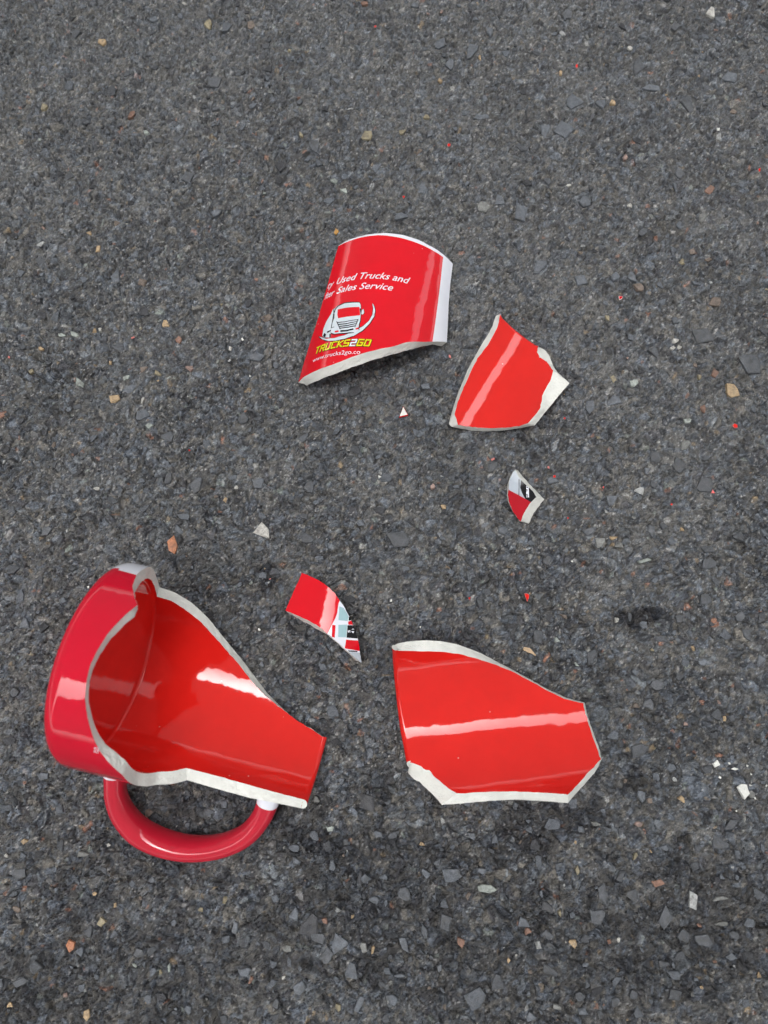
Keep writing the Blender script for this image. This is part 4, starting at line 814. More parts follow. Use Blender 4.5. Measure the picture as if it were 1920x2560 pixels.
def stone_shape(r, n=8):
    """irregular broken stone, unit radius: rim below ground, shoulder, uneven facetted top; z in units of its own height"""
    ang = sorted(2 * math.pi * (i + r.uniform(-0.46, 0.46)) / n for i in range(n))
    rad = [r.uniform(0.62, 1.16) for _ in range(n)]
    tx, ty = r.uniform(-0.9, 0.9), r.uniform(-0.9, 0.9)
    V, F = [], []
    for k, (sc, z) in enumerate(((1.02, -3.0), (1.0, 0.35), (0.84, 0.85))):
        for a, q in zip(ang, rad):
            s = sc * q * (r.uniform(0.9, 1.05) if k == 2 else 1)
            x, y = s * math.cos(a), s * math.sin(a)
            V.append((x, y, z + (tx * x + ty * y) * (k > 0) + (r.uniform(-0.15, 0.15) if k else 0)))
    c0 = len(V); V.append((r.uniform(-0.35, 0.35), r.uniform(-0.35, 0.35), 1.0 + r.uniform(-0.2, 0.3)))
    for k in range(2):
        for i in range(n):
            j = (i + 1) % n
            F.append((k * n + i, k * n + j, (k + 1) * n + j, (k + 1) * n + i))
    for i in range(n):
        F.append((2 * n + i, 2 * n + (i + 1) % n, c0))
    return V, F

shapes = []
for i in range(36):
    V, F = stone_shape(rnd, rnd.choice((4, 5, 5, 6, 7)))
    m_ = bpy.data.meshes.new('stone')
    m_.from_pydata(V, [], F); m_.materials.append(MAT['stone']); m_.update()
    shapes.append((m_, V, F))
for s in named:
    x, y, a, b, ang, c, _, lvl = s
    o = link(bpy.data.objects.new('stone', rnd.choice(shapes)[0]))
    o.parent = ground
    hgt = rnd.uniform(0.3, 0.6)
    o.location = (x * MM, y * MM, (max(-0.62, min(-0.05, height_at(x + a * 1.2, y))) - 0.05) * MM)
    o.rotation_euler = (0, 0, math.radians(ang))
    o.scale = (a * MM, b * MM, hgt * MM)
    k = rnd.uniform(0.95, 1.35)
    o.color = (c[0] * k, c[1] * k, c[2] * k, 1)
SV, SF, SC = [], [], []
for s in extra + small:
    x, y, a, b, ang, c = s[:6]
    _, V, F = rnd.choice(shapes)
    st = len(SV)
    ca, sa = math.cos(math.radians(ang)), math.sin(math.radians(ang))
    hgt = rnd.uniform(0.14, 0.34) if a > 0.9 else rnd.uniform(0.12, 0.26)
    z0 = max(-0.8, min(0.0, height_at(x, y) + (0.12 if a > 0.9 else 0.02)))
    for vx, vy, vz in V:
        SV.append(((x + vx * a * ca - vy * b * sa) * MM, (y + vx * a * sa + vy * b * ca) * MM, (z0 + max(vz, -1.5) * hgt) * MM))
    for f in F: SF.append(tuple(i + st for i in f))
    k = rnd.uniform(0.8, 1.25)
    SC += [(c[0] * k, c[1] * k, c[2] * k, 1)] * len(V)
me = bpy.data.meshes.new('small_grit')
me.from_pydata(SV, [], SF)
att = me.color_attributes.new('mineral', 'FLOAT_COLOR', 'POINT')
att.data.foreach_set('color', np.array(SC).ravel())
me.materials.append(MAT['asphalt']); me.update()
grit = link(bpy.data.objects.new('small_grit', me)); grit.parent = ground
tag(grit, kind='stuff')

# ------------------------------------------------------------------ unseen canopies added to leave a bright slot of sky, mirrored in the glaze
def added_canopy(side):
    ux, uy = math.sin(math.radians(50)), math.cos(math.radians(50))        # the slot's direction
    px, py = -uy * side, ux * side
    near, far, half, h, th = GAP, 18.0, 18.0, 2.6, 0.06
    off = GAP_SHIFT
    V = []
    for z in (h, h + th):
        for a, d in ((-half, near), (half, near), (half, far), (-half, far)):
            q = d * 1.0
            V.append((ux * a + px * q + off * -uy, uy * a + py * q + off * ux, z))
    F = [(0, 1, 2, 3), (0, 1, 5, 4), (1, 2, 6, 5), (2, 3, 7, 6), (3, 0, 4, 7)]      # one frosted sheet with turned-up edges
    m_ = bpy.data.meshes.new('unseen_canopy'); m_.from_pydata(V, [], F); m_.materials.append(MAT['added_canopy']); m_.update()
    return tag(link(bpy.data.objects.new('unseen_canopy', m_)), kind='structure')
GAP, GAP_SHIFT = 0.25, 0.0
m = bpy.data.materials.new('frosted_fill_sheet'); nt, b = nodes_of(m)
b.inputs['Base Color'].default_value = (0.30, 0.29, 0.28, 1); b.inputs['Roughness'].default_value = 0.9
n_ = nt.nodes.new('ShaderNodeTexNoise'); n_.inputs['Scale'].default_value = 3
cr = nt.nodes.new('ShaderNodeValToRGB'); cr.color_ramp.elements[0].color = (0.22, 0.215, 0.21, 1); cr.color_ramp.elements[1].color = (0.36, 0.35, 0.34, 1)
nt.links.new(n_.outputs['Fac'], cr.inputs['Fac']); nt.links.new(cr.outputs['Color'], b.inputs['Base Color'])
tl = nt.nodes.new('ShaderNodeBsdfTranslucent'); tl.inputs['Color'].default_value = (0.5, 0.5, 0.48, 1)
mxs = nt.nodes.new('ShaderNodeMixShader'); mxs.inputs['Fac'].default_value = 0.14  # the added sheets pass some sky through as soft fill
om = [n for n in nt.nodes if n.type == 'OUTPUT_MATERIAL'][0]
nt.links.new(b.outputs['BSDF'], mxs.inputs[1]); nt.links.new(tl.outputs['BSDF'], mxs.inputs[2]); nt.links.new(mxs.outputs['Shader'], om.inputs['Surface'])
MAT['added_canopy'] = m
added_canopy(1); added_canopy(-1)

# ------------------------------------------------------------------ the broken mug
def shard(name, key, mats, mat_rows, regions=(), rim_bulge=2.0, undercut=0.0, sink=-0.25, rough=0.40):
    """mats: material list; mat_rows: kind -> material index of the edge; outline rows are (kind, inner angle, inner axial, outer angle, outer axial)"""
    rows = OUTLINE[key]
    mb = MB(mats)
    O = [(r[3], r[4]) for r in rows]; I = [(r[1], r[2]) for r in rows]
    kinds = [r[0] for r in rows]
    kk = math.radians(1) * R_OUT
    N = outward_normals(O, kk)
    sd = sum(map(ord, key)) * 1.7
    Oj, Ij = jitter(O, 0.2, sd), jitter(I, 0.34, sd + 4)
    n = len(rows)
    for i in range(n):
        a, b = kinds[i - 1], kinds[i]
        if 'r' in (a, b):                                   # the lip: keep it smooth, and leave room for its rounding
            s = rim_bulge if (a == 'r' and b == 'r') else rim_bulge
            nz = N[i]
            if a == 'r' and b == 'r':
                Oj[i] = (O[i][0] - math.degrees(nz[0] * s / R_OUT), O[i][1] - nz[1] * s)
                Ij[i] = (I[i][0] - math.degrees(nz[0] * s / R_OUT), I[i][1] - nz[1] * s)
            else:
                Oj[i], Ij[i] = O[i], I[i]
        elif a == 'h' and b == 'h' and undercut:
            Ij[i] = (I[i][0] - math.degrees(N[i][0] * undercut / R_IN), I[i][1] - N[i][1] * undercut)
    # the corners of a lip follow its neighbours along the axis
    for i in range(n):
        a, b = kinds[i - 1], kinds[i]
        if (a == 'r') != (b == 'r'):
            j = (i + 1) % n if b == 'r' else i - 1
            sgn = 1 if key != 's3' else 0
            Oj[i] = (Oj[i][0], Oj[j][1] if sgn else Oj[i][1]); Ij[i] = (Ij[i][0], Ij[j][1] if sgn else Ij[i][1])
    surface(mb, Oj, R_OUT, 1, 0, regions)
    surface(mb, Ij, R_IN, -1, 1)
    NN = outward_normals(Oj, kk)
    i = 0
    # walk the outline in runs of one kind
    start = next(k for k in range(n) if kinds[k] != kinds[k - 1])
    k = 0
    while k < n:
        kd = kinds[(start + k) % n]; run = [(start + k) % n]
        k += 1
        while k < n and kinds[(start + k) % n] == kd:
            run.append((start + k) % n); k += 1
        run.append((start + k) % n)
        if kd == 'r':
            strip(mb, [Oj[j] for j in run], [Ij[j] for j in run], mat_rows['r'], 'r', [NN[j] for j in run], rows=8, bulge=rim_bulge)
        else:
            # break the run at sharp corners so that the fracture faces meet in an edge
            cut = [0]
            for q in range(1, len(run) - 1):
                a_, b_, c_ = (np.array((O[run[q + d]][0] * kk, O[run[q + d]][1])) for d in (-1, 0, 1))
                u, v = b_ - a_, c_ - b_
                if np.dot(u, v) / (np.linalg.norm(u) * np.linalg.norm(v) + 1e-9) < 0.86: cut.append(q)
            cut.append(len(run) - 1)
            for a_, b_ in zip(cut[:-1], cut[1:]):
                rr = run[a_:b_ + 1]
                strip(mb, [Oj[j] for j in rr], [Ij[j] for j in rr], mat_rows['f'], 'f', [NN[j] for j in rr], rough=rough, seed=sd)
    o, origin = finish(mb, name, pose_matrix(key), sink=sink)
    DZ[key] = DZ['last']
    return o, origin

def regions_of(key, table):
    return [(table[c], p) for c, p in PRINT[key]]

def decal(name, key, parent, origin, polys, mat, lift, dz=0.0):
    """flat print lying on the glaze: polygons in (angle, axial)"""
    mb = MB([mat])
    kd = math.radians(1) * R_OUT
    for q, p in enumerate(polys):
        dense = []
        for (a0, z0), (a1, z1) in zip(p, p[1:] + p[:1]):
            n_ = max(1, int(math.hypot((a1 - a0) * kd, z1 - z0) / 0.9))
            dense += [(a0 + (a1 - a0) * j / n_, z0 + (z1 - z0) * j / n_) for j in range(n_)]
        p = dense
        surface(mb, p, R_OUT + lift + 0.002 * q, 1, 0, step=1.5)
    mw = pose_matrix(key)
    V = np.array(mb.v, float); M = np.array(mw)
    W = (V @ M[:3, :3].T + M[:3, 3]); W[:, 2] += dz
    me_ = bpy.data.meshes.new(name)
    me_.from_pydata(((W - origin) * MM).tolist(), [], mb.f); me_.materials.append(mat)
    me_.polygons.foreach_set('use_smooth', [True] * len(mb.f)); me_.update()
    R3 = M[:3, :3]
    me_.normals_split_custom_set_from_vertices([tuple(R3 @ np.array(n)) for n in mb.n])
    o = link(bpy.data.objects.new(name, me_)); o.parent = parent
    return o

def wrapped_tris(name, key, parent, origin, verts, faces, mat, lift, dz):
    """a flat mesh given in (angle, axial) wrapped on the outside"""
    M = np.array(pose_matrix(key))
    V = np.array([cyl_pt(p, z, R_OUT + lift) for p, z in verts]); W = V @ M[:3, :3].T + M[:3, 3]; W[:, 2] += dz
    me_ = bpy.data.meshes.new(name)
    me_.from_pydata(((W - origin) * MM).tolist(), [], faces); me_.materials.append(mat)
    me_.polygons.foreach_set('use_smooth', [True] * len(faces)); me_.update()
    me_.normals_split_custom_set_from_vertices([tuple(M[:3, :3] @ np.array(radial(p))) for p, z in verts])
    o = link(bpy.data.objects.new(name, me_)); o.parent = parent
    return o

def lettering(body, phi0, phi1, z0, cap, shear=0.0, bold=0.0):
    """text set from angle phi0 to phi1 on the baseline z0 with capitals cap mm high -> verts in (angle, axial), faces"""
    cu = bpy.data.curves.new('lettering', 'FONT')
    cu.body = body; cu.shear = shear; cu.offset = bold; cu.resolution_u = 3
    ob = link(bpy.data.objects.new('lettering', cu))
    dg = bpy.context.evaluated_depsgraph_get()
    me_ = bpy.data.meshes.new_from_object(ob.evaluated_get(dg))
    P = np.array([v.co[:2] for v in me_.vertices]); F = [tuple(p.vertices) for p in me_.polygons]
    bpy.data.objects.remove(ob); bpy.data.curves.remove(cu); bpy.data.meshes.remove(me_)
    x0, x1 = P[:, 0].min(), P[:, 0].max()
    capu = 0.70
    return [(phi0 + (phi1 - phi0) * (x - x0) / (x1 - x0), z0 + y / capu * cap) for x, y in P], F

def merge(parts):
    V, F = [], []
    for v, f in parts:
        s = len(V); V += v; F += [tuple(i + s for i in q) for q in f]
    return V, F

# --- the printed shard, convex side up
TABLE = {'white': 4, 'red': 0, 'blue': 5, 'black': 6, 'grey': 7, 'dark': 8}
def print_mats(outer):
    return [MAT[outer], MAT['red_in'], MAT['bisque'], MAT['white'], MAT['white'], MAT['blue'], MAT['black'], MAT['grey'], MAT['dark']]
s1, o1 = shard('mug_shard', 's1', print_mats('red_print'), {'f': 2, 'r': 3}, regions_of('s1', TABLE), undercut=2.2, rim_bulge=0.9)
tag(s1, 'large curved red mug shard printed with a lorry emblem and white slogan', 'mug shard')
V, F = merge([lettering('Used Trucks and', 217.8, 164.2, 62.1, 3.9, 0.34, 0.006), lettering('ty', 226.6, 220.4, 62.1, 3.9, 0.34, 0.006),
              lettering('Sales Service', 216.0, 174.9, 55.9, 3.8, 0.34, 0.006), lettering('fter', 227.6, 218.0, 55.9, 3.8, 0.34, 0.006)])
wrapped_tris('printed_slogan', 's1', s1, o1, V, F, MAT['white'], 0.06, DZ['s1'])
V, F = merge([lettering('www.trucks2go.co', 226.9, 189.5, 18.4, 2.3)])
wrapped_tris('printed_web_address', 's1', s1, o1, V, F, MAT['white'], 0.06, DZ['s1'])
def grown(p, d):
    k_ = math.radians(1) * R_OUT
    return [(a + math.degrees(nx * d / R_OUT), z + nz * d) for (a, z), (nx, nz) in zip(p, outward_normals(p, k_))]
emblem = decal('lorry_emblem', 's1', s1, o1, [p for c, n, p in EMBLEM if c == 'white'], MAT['print_white'], 0.08, DZ['s1'])
decal('emblem_edge', 's1', emblem, o1, [grown(p, 0.22) for c, n, p in EMBLEM if c == 'white'], MAT['black'], 0.03, DZ['s1'])
decal('emblem_window', 's1', emblem, o1, [p for c, n, p in EMBLEM if c == 'red'], MAT['red_print'], 0.11, DZ['s1'])
decal('emblem_outline', 's1', emblem, o1, [p for c, n, p in EMBLEM if c == 'black'], MAT['black'], 0.14, DZ['s1'])

# square-cut capitals: centre lines in a 1 x 1 box
GLYPH = {'T': [[(0, 1), (1, 1)], [(0.5, 1), (0.5, 0)]], 'R': [[(0, 0), (0, 1), (0.85, 1), (1, 0.85), (1, 0.5), (0, 0.5)], [(0.5, 0.5), (1, 0)]],
         'U': [[(0, 1), (0, 0.1), (0.1, 0), (0.9, 0), (1, 0.1), (1, 1)]], 'C': [[(1, 1), (0.1, 1), (0, 0.9), (0, 0.1), (0.1, 0), (1, 0)]],
         'K': [[(0, 0), (0, 1)], [(1, 1), (0.15, 0.5), (1, 0)]], 'S': [[(1, 1), (0.1, 1), (0, 0.9), (0, 0.5), (0.9, 0.5), (1, 0.4), (1, 0.1), (0.9, 0), (0, 0)]],
         '2': [[(0, 1), (0.9, 1), (1, 0.9), (1, 0.5), (0, 0.5), (0, 0), (1, 0)]], 'G': [[(1, 1), (0.1, 1), (0, 0.9), (0, 0.1), (0.1, 0), (1, 0), (1, 0.5), (0.5, 0.5)]],
         'O': [[(0.1, 0), (0, 0.1), (0, 0.9), (0.1, 1), (0.9, 1), (1, 0.9), (1, 0.1), (0.9, 0), (0.1, 0)]]}
def blocks(text, phi0, phi1, z0, cap, thick, grow=0.0):
    out = []
    W = abs(phi1 - phi0) * math.radians(1) * R_OUT
    adv = W / len(text)
    for i, ch in enumerate(text):
        x0 = i * adv
        w = adv * 0.66
        for line in GLYPH[ch]:
            pts = [(x0 + thick / 2 + p[0] * w, thick / 2 + p[1] * (cap - thick)) for p in line]
            for a, b in zip(pts[:-1], pts[1:]):
                d = math.hypot(b[0] - a[0], b[1] - a[1]) or 1
                u = ((b[0] - a[0]) / d, (b[1] - a[1]) / d)
                t_ = thick / 2 + grow
                q = [(a[0] - u[0] * t_ - u[1] * t_, a[1] - u[1] * t_ + u[0] * t_), (b[0] + u[0] * t_ - u[1] * t_, b[1] + u[1] * t_ + u[0] * t_),
                     (b[0] + u[0] * t_ + u[1] * t_, b[1] + u[1] * t_ - u[0] * t_), (a[0] - u[0] * t_ + u[1] * t_, a[1] - u[1] * t_ - u[0] * t_)]
                out.append([(phi0 - math.degrees((x + 0.18 * y) / R_OUT), z0 + y) for x, y in q])
    return out
def stacked(name, polys, mat, lift, parent):
    M = np.array(pose_matrix('s1')); V, F, N = [], [], []
    for k, p in enumerate(polys):
        s = len(V)
        V += [cyl_pt(a, z, R_OUT + lift + 0.0012 * k) for a, z in p]; N += [radial(a) for a, z in p]
        q3 = [np.array(v) for v in V[s:s + 3]]
        ring = tuple(range(s, s + len(p)))
        F.append(ring if np.dot(np.cross(q3[1] - q3[0], q3[2] - q3[1]), N[s]) > 0 else ring[::-1])
    W = np.array(V) @ M[:3, :3].T + M[:3, 3]; W[:, 2] += DZ['s1']
    me_ = bpy.data.meshes.new(name); me_.from_pydata(((W - o1) * MM).tolist(), [], F); me_.materials.append(mat)
    me_.polygons.foreach_set('use_smooth', [True] * len(F)); me_.update()
    me_.normals_split_custom_set_from_vertices([tuple(M[:3, :3] @ np.array(n)) for n in N])
    o = link(bpy.data.objects.new(name, me_)); o.parent = parent
    return o
word = 'TRUCKS2GO'
full = (226.1, 183.6)
step_ = (full[0] - full[1]) / 9
nm = stacked('printed_name', blocks('TRUCKS', full[0], full[0] - 6 * step_, 22.6, 4.0, 0.78) + blocks('GO', full[0] - 7 * step_, full[1], 22.6, 4.0, 0.78), MAT['yellow'], 0.24, s1)
stacked('printed_digit', blocks('2', full[0] - 6 * step_, full[0] - 7 * step_, 22.6, 4.0, 0.78), MAT['white'], 0.24, nm)
stacked('printed_name_outline', blocks(word, full[0], full[1], 22.6, 4.0, 0.78, 0.20), MAT['black'], 0.13, nm)

# --- the other shards
s2, o2 = shard('mug_shard', 's2', [MAT['red_out'], MAT['red_in'], MAT['bisque'], MAT['red_in']], {'f': 2, 'r': 3}, rim_bulge=1.9)
tag(s2, 'largest loose mug shard, lying hollow side up showing its orange-red inside', 'mug shard')
s3, o3 = shard('mug_shard', 's3', [MAT['red_out'], MAT['red_in'], MAT['bisque'], MAT['red_in']], {'f': 2, 'r': 3}, rim_bulge=0.8)
tag(s3, 'shield-shaped mug shard with orange-red inside and a wide white chipped side, beside the printed shard', 'mug shard')
s5, o5 = shard('mug_shard', 's5', print_mats('red_print'), {'f': 2, 'r': 3}, [(TABLE[c], p) for c, p in PRINT['s5']], undercut=0.6)
tag(s5, 'narrow pointed red mug shard with part of a pale blue and black picture', 'mug shard')
s4, o4 = shard('mug_shard', 's4', print_mats('red_deep'), {'f': 2, 'r': 3}, [(TABLE[c], p) for c, p in PRINT['s4']], undercut=0.6)
tag(s4, 'small mug shard printed half dark red, half grey and black, with thick white edges', 'mug shard')
def strokes(name, key, parent, origin, polys, mat):
    M = np.array(pose_matrix(key)); V, F = [], []
    for p in polys:
        s = len(V); V += [cyl_pt(a, z, R_OUT + 0.06) for a, z in p]; F.append(tuple(range(s, s + len(p))))
    W = np.array(V) @ M[:3, :3].T + M[:3, 3]; W[:, 2] += DZ[key]
    me_ = bpy.data.meshes.new(name); me_.from_pydata(((W - origin) * MM).tolist(), [], F); me_.materials.append(mat); me_.update()
    o = link(bpy.data.objects.new(name, me_)); o.parent = parent
strokes('printed_letters', 's5', s5, o5, LETTERS['s5'], MAT['white'])
strokes('printed_marks', 's4', s4, o4, LETTERS['s4'], MAT['black'])

# --- the main piece: base, what is left of the wall, and the handle
FR = [  # outer angle, outer axial, inner angle, inner axial, going round from the lip beside the handle
 (64.9, 94.0, 66.4, 94.0), (65.9, 83.8, 66.6, 83.0), (67.6, 73.1, 65.8, 71.9), (67.1, 59.6, 65.0, 59.1), (65.9, 46.2, 64.8, 44.7), (73.6, 42.2, 71.5, 41.5), (81.1, 37.1, 79.5, 36.4),
 (97.0, 33.0, 97.0, 32.5), (118.3, 30.6, 120.0, 30.1), (129.1, 25.8, 128.0, 26.3), (136.2, 22.8, 132.8, 22.9), (144.8, 20.3, 140.3, 20.1), (153.6, 18.0, 148.4, 17.9), (162.6, 16.0, 158.1, 15.7),
 (170.7, 15.1, 166.4, 14.6), (178.9, 14.7, 175.8, 14.2), (185.6, 15.4, 185.1, 15.0), (194.8, 16.6, 195.2, 16.7), (203.9, 18.7, 204.6, 19.0), (211.1, 20.6, 211.5, 21.0), (214.6, 21.8, 217.0, 20.4),
 (218.5, 19.3, 224.0, 17.4), (226.9, 15.6, 231.0, 15.6), (239.8, 13.4, 243.8, 14.0), (253.3, 13.0, 252.6, 13.4), (270.0, 11.2, 268.0, 12.0), (286.7, 9.9, 281.7, 11.2), (299.6, 10.1, 300.3, 10.9), (301.1, 17.1, 300.8, 17.3),
 (307.0, 24.7, 307.4, 24.0), (315.7, 31.7, 315.4, 30.9), (325.2, 38.4, 324.5, 37.4), (333.4, 45.0, 333.5, 44.3), (341.1, 51.8, 341.9, 51.4), (348.6, 58.3, 350.2, 57.8), (355.9, 64.9, 356.3, 64.0), (362.5, 73.2, 362.0, 71.9),
 (368.8, 82.2, 367.8, 80.7), (371.2, 88.8, 371.4, 88.1), (373.2, 94.0, 374.5, 94.0)]
def densify(rows, step=1.6):
    out = []
    for a, b in zip(rows[:-1], rows[1:]):
        d = math.hypot((b[0] - a[0]) * 0.7, b[1] - a[1]); n = max(1, int(d / step))
        out += [tuple(a[i] + (b[i] - a[i]) * k / n for i in range(4)) for k in range(n)]
    return out + [rows[-1]]
FD = densify(FR)
fo = jitter([(r[0], r[1]) for r in FD], 0.18, 2.0); fi = jitter([(r[2], r[3]) for r in FD], 0.32, 6.0)
fo[0], fo[-1], fi[0], fi[-1] = (64.9, 94.0), (373.2, 94.0), (66.4, 94.0), (374.5, 94.0)
Z_LIP, SEAM = 94.0, 40.0
def mug_outline(frac, zbot):
    lip1 = [(SEAM + (frac[0][0] - SEAM) * k / 10, Z_LIP) for k in range(10)]
    lip2 = [(frac[-1][0] + (SEAM + 360 - frac[-1][0]) * k / 10, Z_LIP) for k in range(1, 11)]
    zs = [Z_LIP + (zbot - Z_LIP) * k / 30 for k in range(1, 31)]
    right = [(SEAM + 360, z) for z in zs]
    bottom = [(SEAM + 360 - 3 * k, zbot) for k in range(1, 121)]
    left = [(SEAM, z) for z in zs[::-1][1:]]
    return lip1 + frac + lip2 + right + bottom + left
mb = MB([MAT['red_out'], MAT['red_in'], MAT['bisque'], MAT['red_in'], MAT['white']])
WHITE_PATCH = [(238.7, 6.0), (238.3, 10.85), (237.8, 14.6), (246, 15), (262, 14.5), (274, 14), (274, 6.0)]
surface(mb, mug_outline(fo, 6.0), R_OUT, 1, 0, [(4, WHITE_PATCH)])
surface(mb, mug_outline(fi, 10.3), R_IN, -1, 1)
def lathe(profile, mat, patch=None):
    """profile: (radius, axial, normal radial, normal axial)"""
    rings = []
    for (r_, z, nr, nz) in profile:
        rings.append([mb.vert(cyl_pt(SEAM + 3 * k, z, r_), tuple(np.array(radial(SEAM + 3 * k)) * nr + np.array((nz, 0, 0)))) for k in range(120)])
    for q, (a, b_) in enumerate(zip(rings[:-1], rings[1:])):
        for k in range(120):
            j = (k + 1) % 120
            ph = SEAM + 3 * k
            m_ = mat
            if patch and 238.5 <= ph <= 268 and profile[q][1] > 1.2 + (0 if ph > 243 else 1.2): m_ = patch
            mb.quad(a[k], a[j], b_[j], b_[k], m_)
lathe([(R_OUT - 6 + 6 * math.cos(a), 6 - 6 * math.sin(a), math.cos(a), -math.sin(a)) for a in [math.radians(9 * i) for i in range(11)]] + [(34, 0, 0, -1), (33, 1.2, -0.7, -0.7), (31, 1.6, 0, -1), (12, 1.6, 0, -1), (0.05, 1.6, 0, -1)], 0, 4)
lathe([(R_IN - 1.4 + 1.4 * math.cos(a), 10.3 - 1.4 * math.sin(a), -math.cos(a), math.sin(a)) for a in [math.radians(15 * i) for i in range(7)]] + [(25, 8.75, 0.0, 1), (12, 8.6, 0, 1), (0.05, 8.6, 0, 1)], 1)
kk = math.radians(1) * R_OUT
# lip
lip = [(373.2 + (424.9 - 373.2) * k / 24, Z_LIP) for k in range(25)]
lipi = [(374.5 + (426.4 - 374.5) * k / 24, Z_LIP) for k in range(25)]
strip(mb, lip, lipi, 3, 'r', [(0, 1)] * 25, rows=8, bulge=2.1)
# broken edge, cut where the break turns sharply
full_o = mug_outline(fo, 6.0)
NN = outward_normals(full_o, kk)[10:10 + len(fo)]
cut = [0]
for q in range(3, len(fo) - 3):
    a_, b_, c_ = (np.array((FD[q + d][0] * kk, FD[q + d][1])) for d in (-1, 0, 1))
    u, v = b_ - a_, c_ - b_
    if np.dot(u, v) / (np.linalg.norm(u) * np.linalg.norm(v) + 1e-9) < 0.80: cut.append(q)
cut.append(len(fo) - 1)
for a_, b_ in zip(cut[:-1], cut[1:]):
    strip(mb, fo[a_:b_ + 1], fi[a_:b_ + 1], 2, 'f', NN[a_:b_ + 1], rows=6, rough=0.42, seed=3.0)
mug = link(bpy.data.objects.new('broken_mug', None))
mug.empty_display_size = 0.03
mo = np.array((POSE['mug'][0] + 46, POSE['mug'][1] - 11, 0.0))
mug.location = mo * MM
tag(mug, 'broken red mug lying on its side, its base, handle and part of the wall left', 'mug')
MUGM = pose_matrix('mug')
body, _ = finish(mb, 'mug_body', MUGM, parent=mug, origin=mo)
body.location = (0, 0, 0)

# handle: a tube swept along its centre line in the plane of the axis at HP degrees
HP = 62.0
HL = [(39.5, 15.0, 11.0, 13.5), (43, 15.0, 9.6, 11.8), (47, 15.0, 8.9, 11.0), (52.0, 15.6, 8.6, 10.6), (57.8, 16.6, 8.8, 10.8), (64.1, 19.4, 9.2, 11.6), (69.0, 23.6, 9.6, 12.4), (72.6, 28.8, 9.8, 13.0), (74.5, 34.7, 9.8, 13.2), (75.3, 41.0, 9.6, 13.0),
      (75.1, 47.5, 9.4, 12.6), (73.8, 53.9, 9.2, 12.2), (71.5, 60.1, 9.0, 11.6), (68.1, 66.0, 8.9, 11.2), (63.6, 71.4, 8.8, 10.8), (58.1, 75.6, 8.7, 10.4), (51.7, 78.4, 8.7, 10.4), (47.0, 79.4, 9.0, 11.0), (43.0, 79.8, 9.6, 10.8), (39.5, 80.0, 11.0, 11.0)]
def spline(P, n):
    P = np.array(P, float); out = []
    for s in np.linspace(0, len(P) - 1, n):
        i = min(int(s), len(P) - 2); u = s - i
        p0, p1, p2, p3 = P[max(i - 1, 0)], P[i], P[i + 1], P[min(i + 2, len(P) - 1)]
        out.append(0.5 * (2 * p1 + (p2 - p0) * u + (2 * p0 - 5 * p1 + 4 * p2 - p3) * u * u + (3 * p1 - p0 - 3 * p2 + p3) * u ** 3))
    return np.array(out)
HS = spline(HL, 110)
HOFF = np.interp(np.arange(110), [0, 85, 109], [0, 0, 2.6])
rad_v = np.array(radial(HP)); ax_v = np.array((1.0, 0, 0)); tan_v = np.cross(ax_v, rad_v)
def tube(rows, mat, closed_ends=False):
    mbh = MB([mat]); SEG = 28
    rings = []
    C3 = np.array([rad_v * r_[0] + ax_v * r_[1] + tan_v * HOFF[i] for i, r_ in enumerate(HS)])
    for i in rows:
        T = C3[min(i + 1, len(C3) - 1)] - C3[max(i - 1, 0)]; T /= np.linalg.norm(T)
        Nn = np.cross(tan_v, T); w_in, w_t = HS[i][2] / 2, HS[i][3] / 2
        ring = []
        for k in range(SEG):
            a = 2 * math.pi * k / SEG
            e = 0.86                                         # a slightly squared oval
            ca, sa = math.cos(a), math.sin(a)
            p = C3[i] + Nn * w_in * math.copysign(abs(ca) ** e, ca) + tan_v * w_t * math.copysign(abs(sa) ** e, sa)
            n_ = Nn * ca / w_in + tan_v * sa / w_t
            ring.append(mbh.vert(tuple(p), tuple(n_ / np.linalg.norm(n_))))
        rings.append(ring)
    for a, b_ in zip(rings[:-1], rings[1:]):
        for k in range(SEG):
            j = (k + 1) % SEG
            mbh.quad(a[k], a[j], b_[j], b_[k], 0)
    return mbh
handle, _ = finish(tube(range(13, 102), MAT['red_handle']), 'handle', MUGM, parent=mug, origin=mo); handle.location = (0, 0, 0)
for rows in (range(0, 14), range(101, 110)):
    j_, _ = finish(tube(rows, MAT['white']), 'handle_joint', MUGM, parent=handle, origin=mo); j_.location = (0, 0, 0)
# what is left of a line of small white lettering by the break
M = np.array(MUGM); V, F = [], []
for k in range(4):
    p0 = 133.4 + 1.15 * k; z0 = 21.0 + 0.10 * k; L_ = 1.7
    for (a0, z_a, a1, z_b) in ((p0, z0, p0 + 0.32, z0 + L_), (p0, z0 + (L_ - 0.3) * (k % 2), p0 + 0.95, z0 + (L_ - 0.3) * (k % 2) + 0.3)):
        s = len(V); V += [cyl_pt(a, z, R_OUT + 0.06 + 0.01 * (len(V) % 8 > 3)) for a, z in ((a0, z_a), (a1, z_a), (a1, z_b), (a0, z_b))]; F.append((s, s + 1, s + 2, s + 3))
W = np.array(V) @ M[:3, :3].T + M[:3, 3]
me_ = bpy.data.meshes.new('printed_letters'); me_.from_pydata(((W - mo) * MM).tolist(), [], F); me_.materials.append(MAT['white']); me_.update()
o = link(bpy.data.objects.new('printed_letters', me_)); o.parent = mug

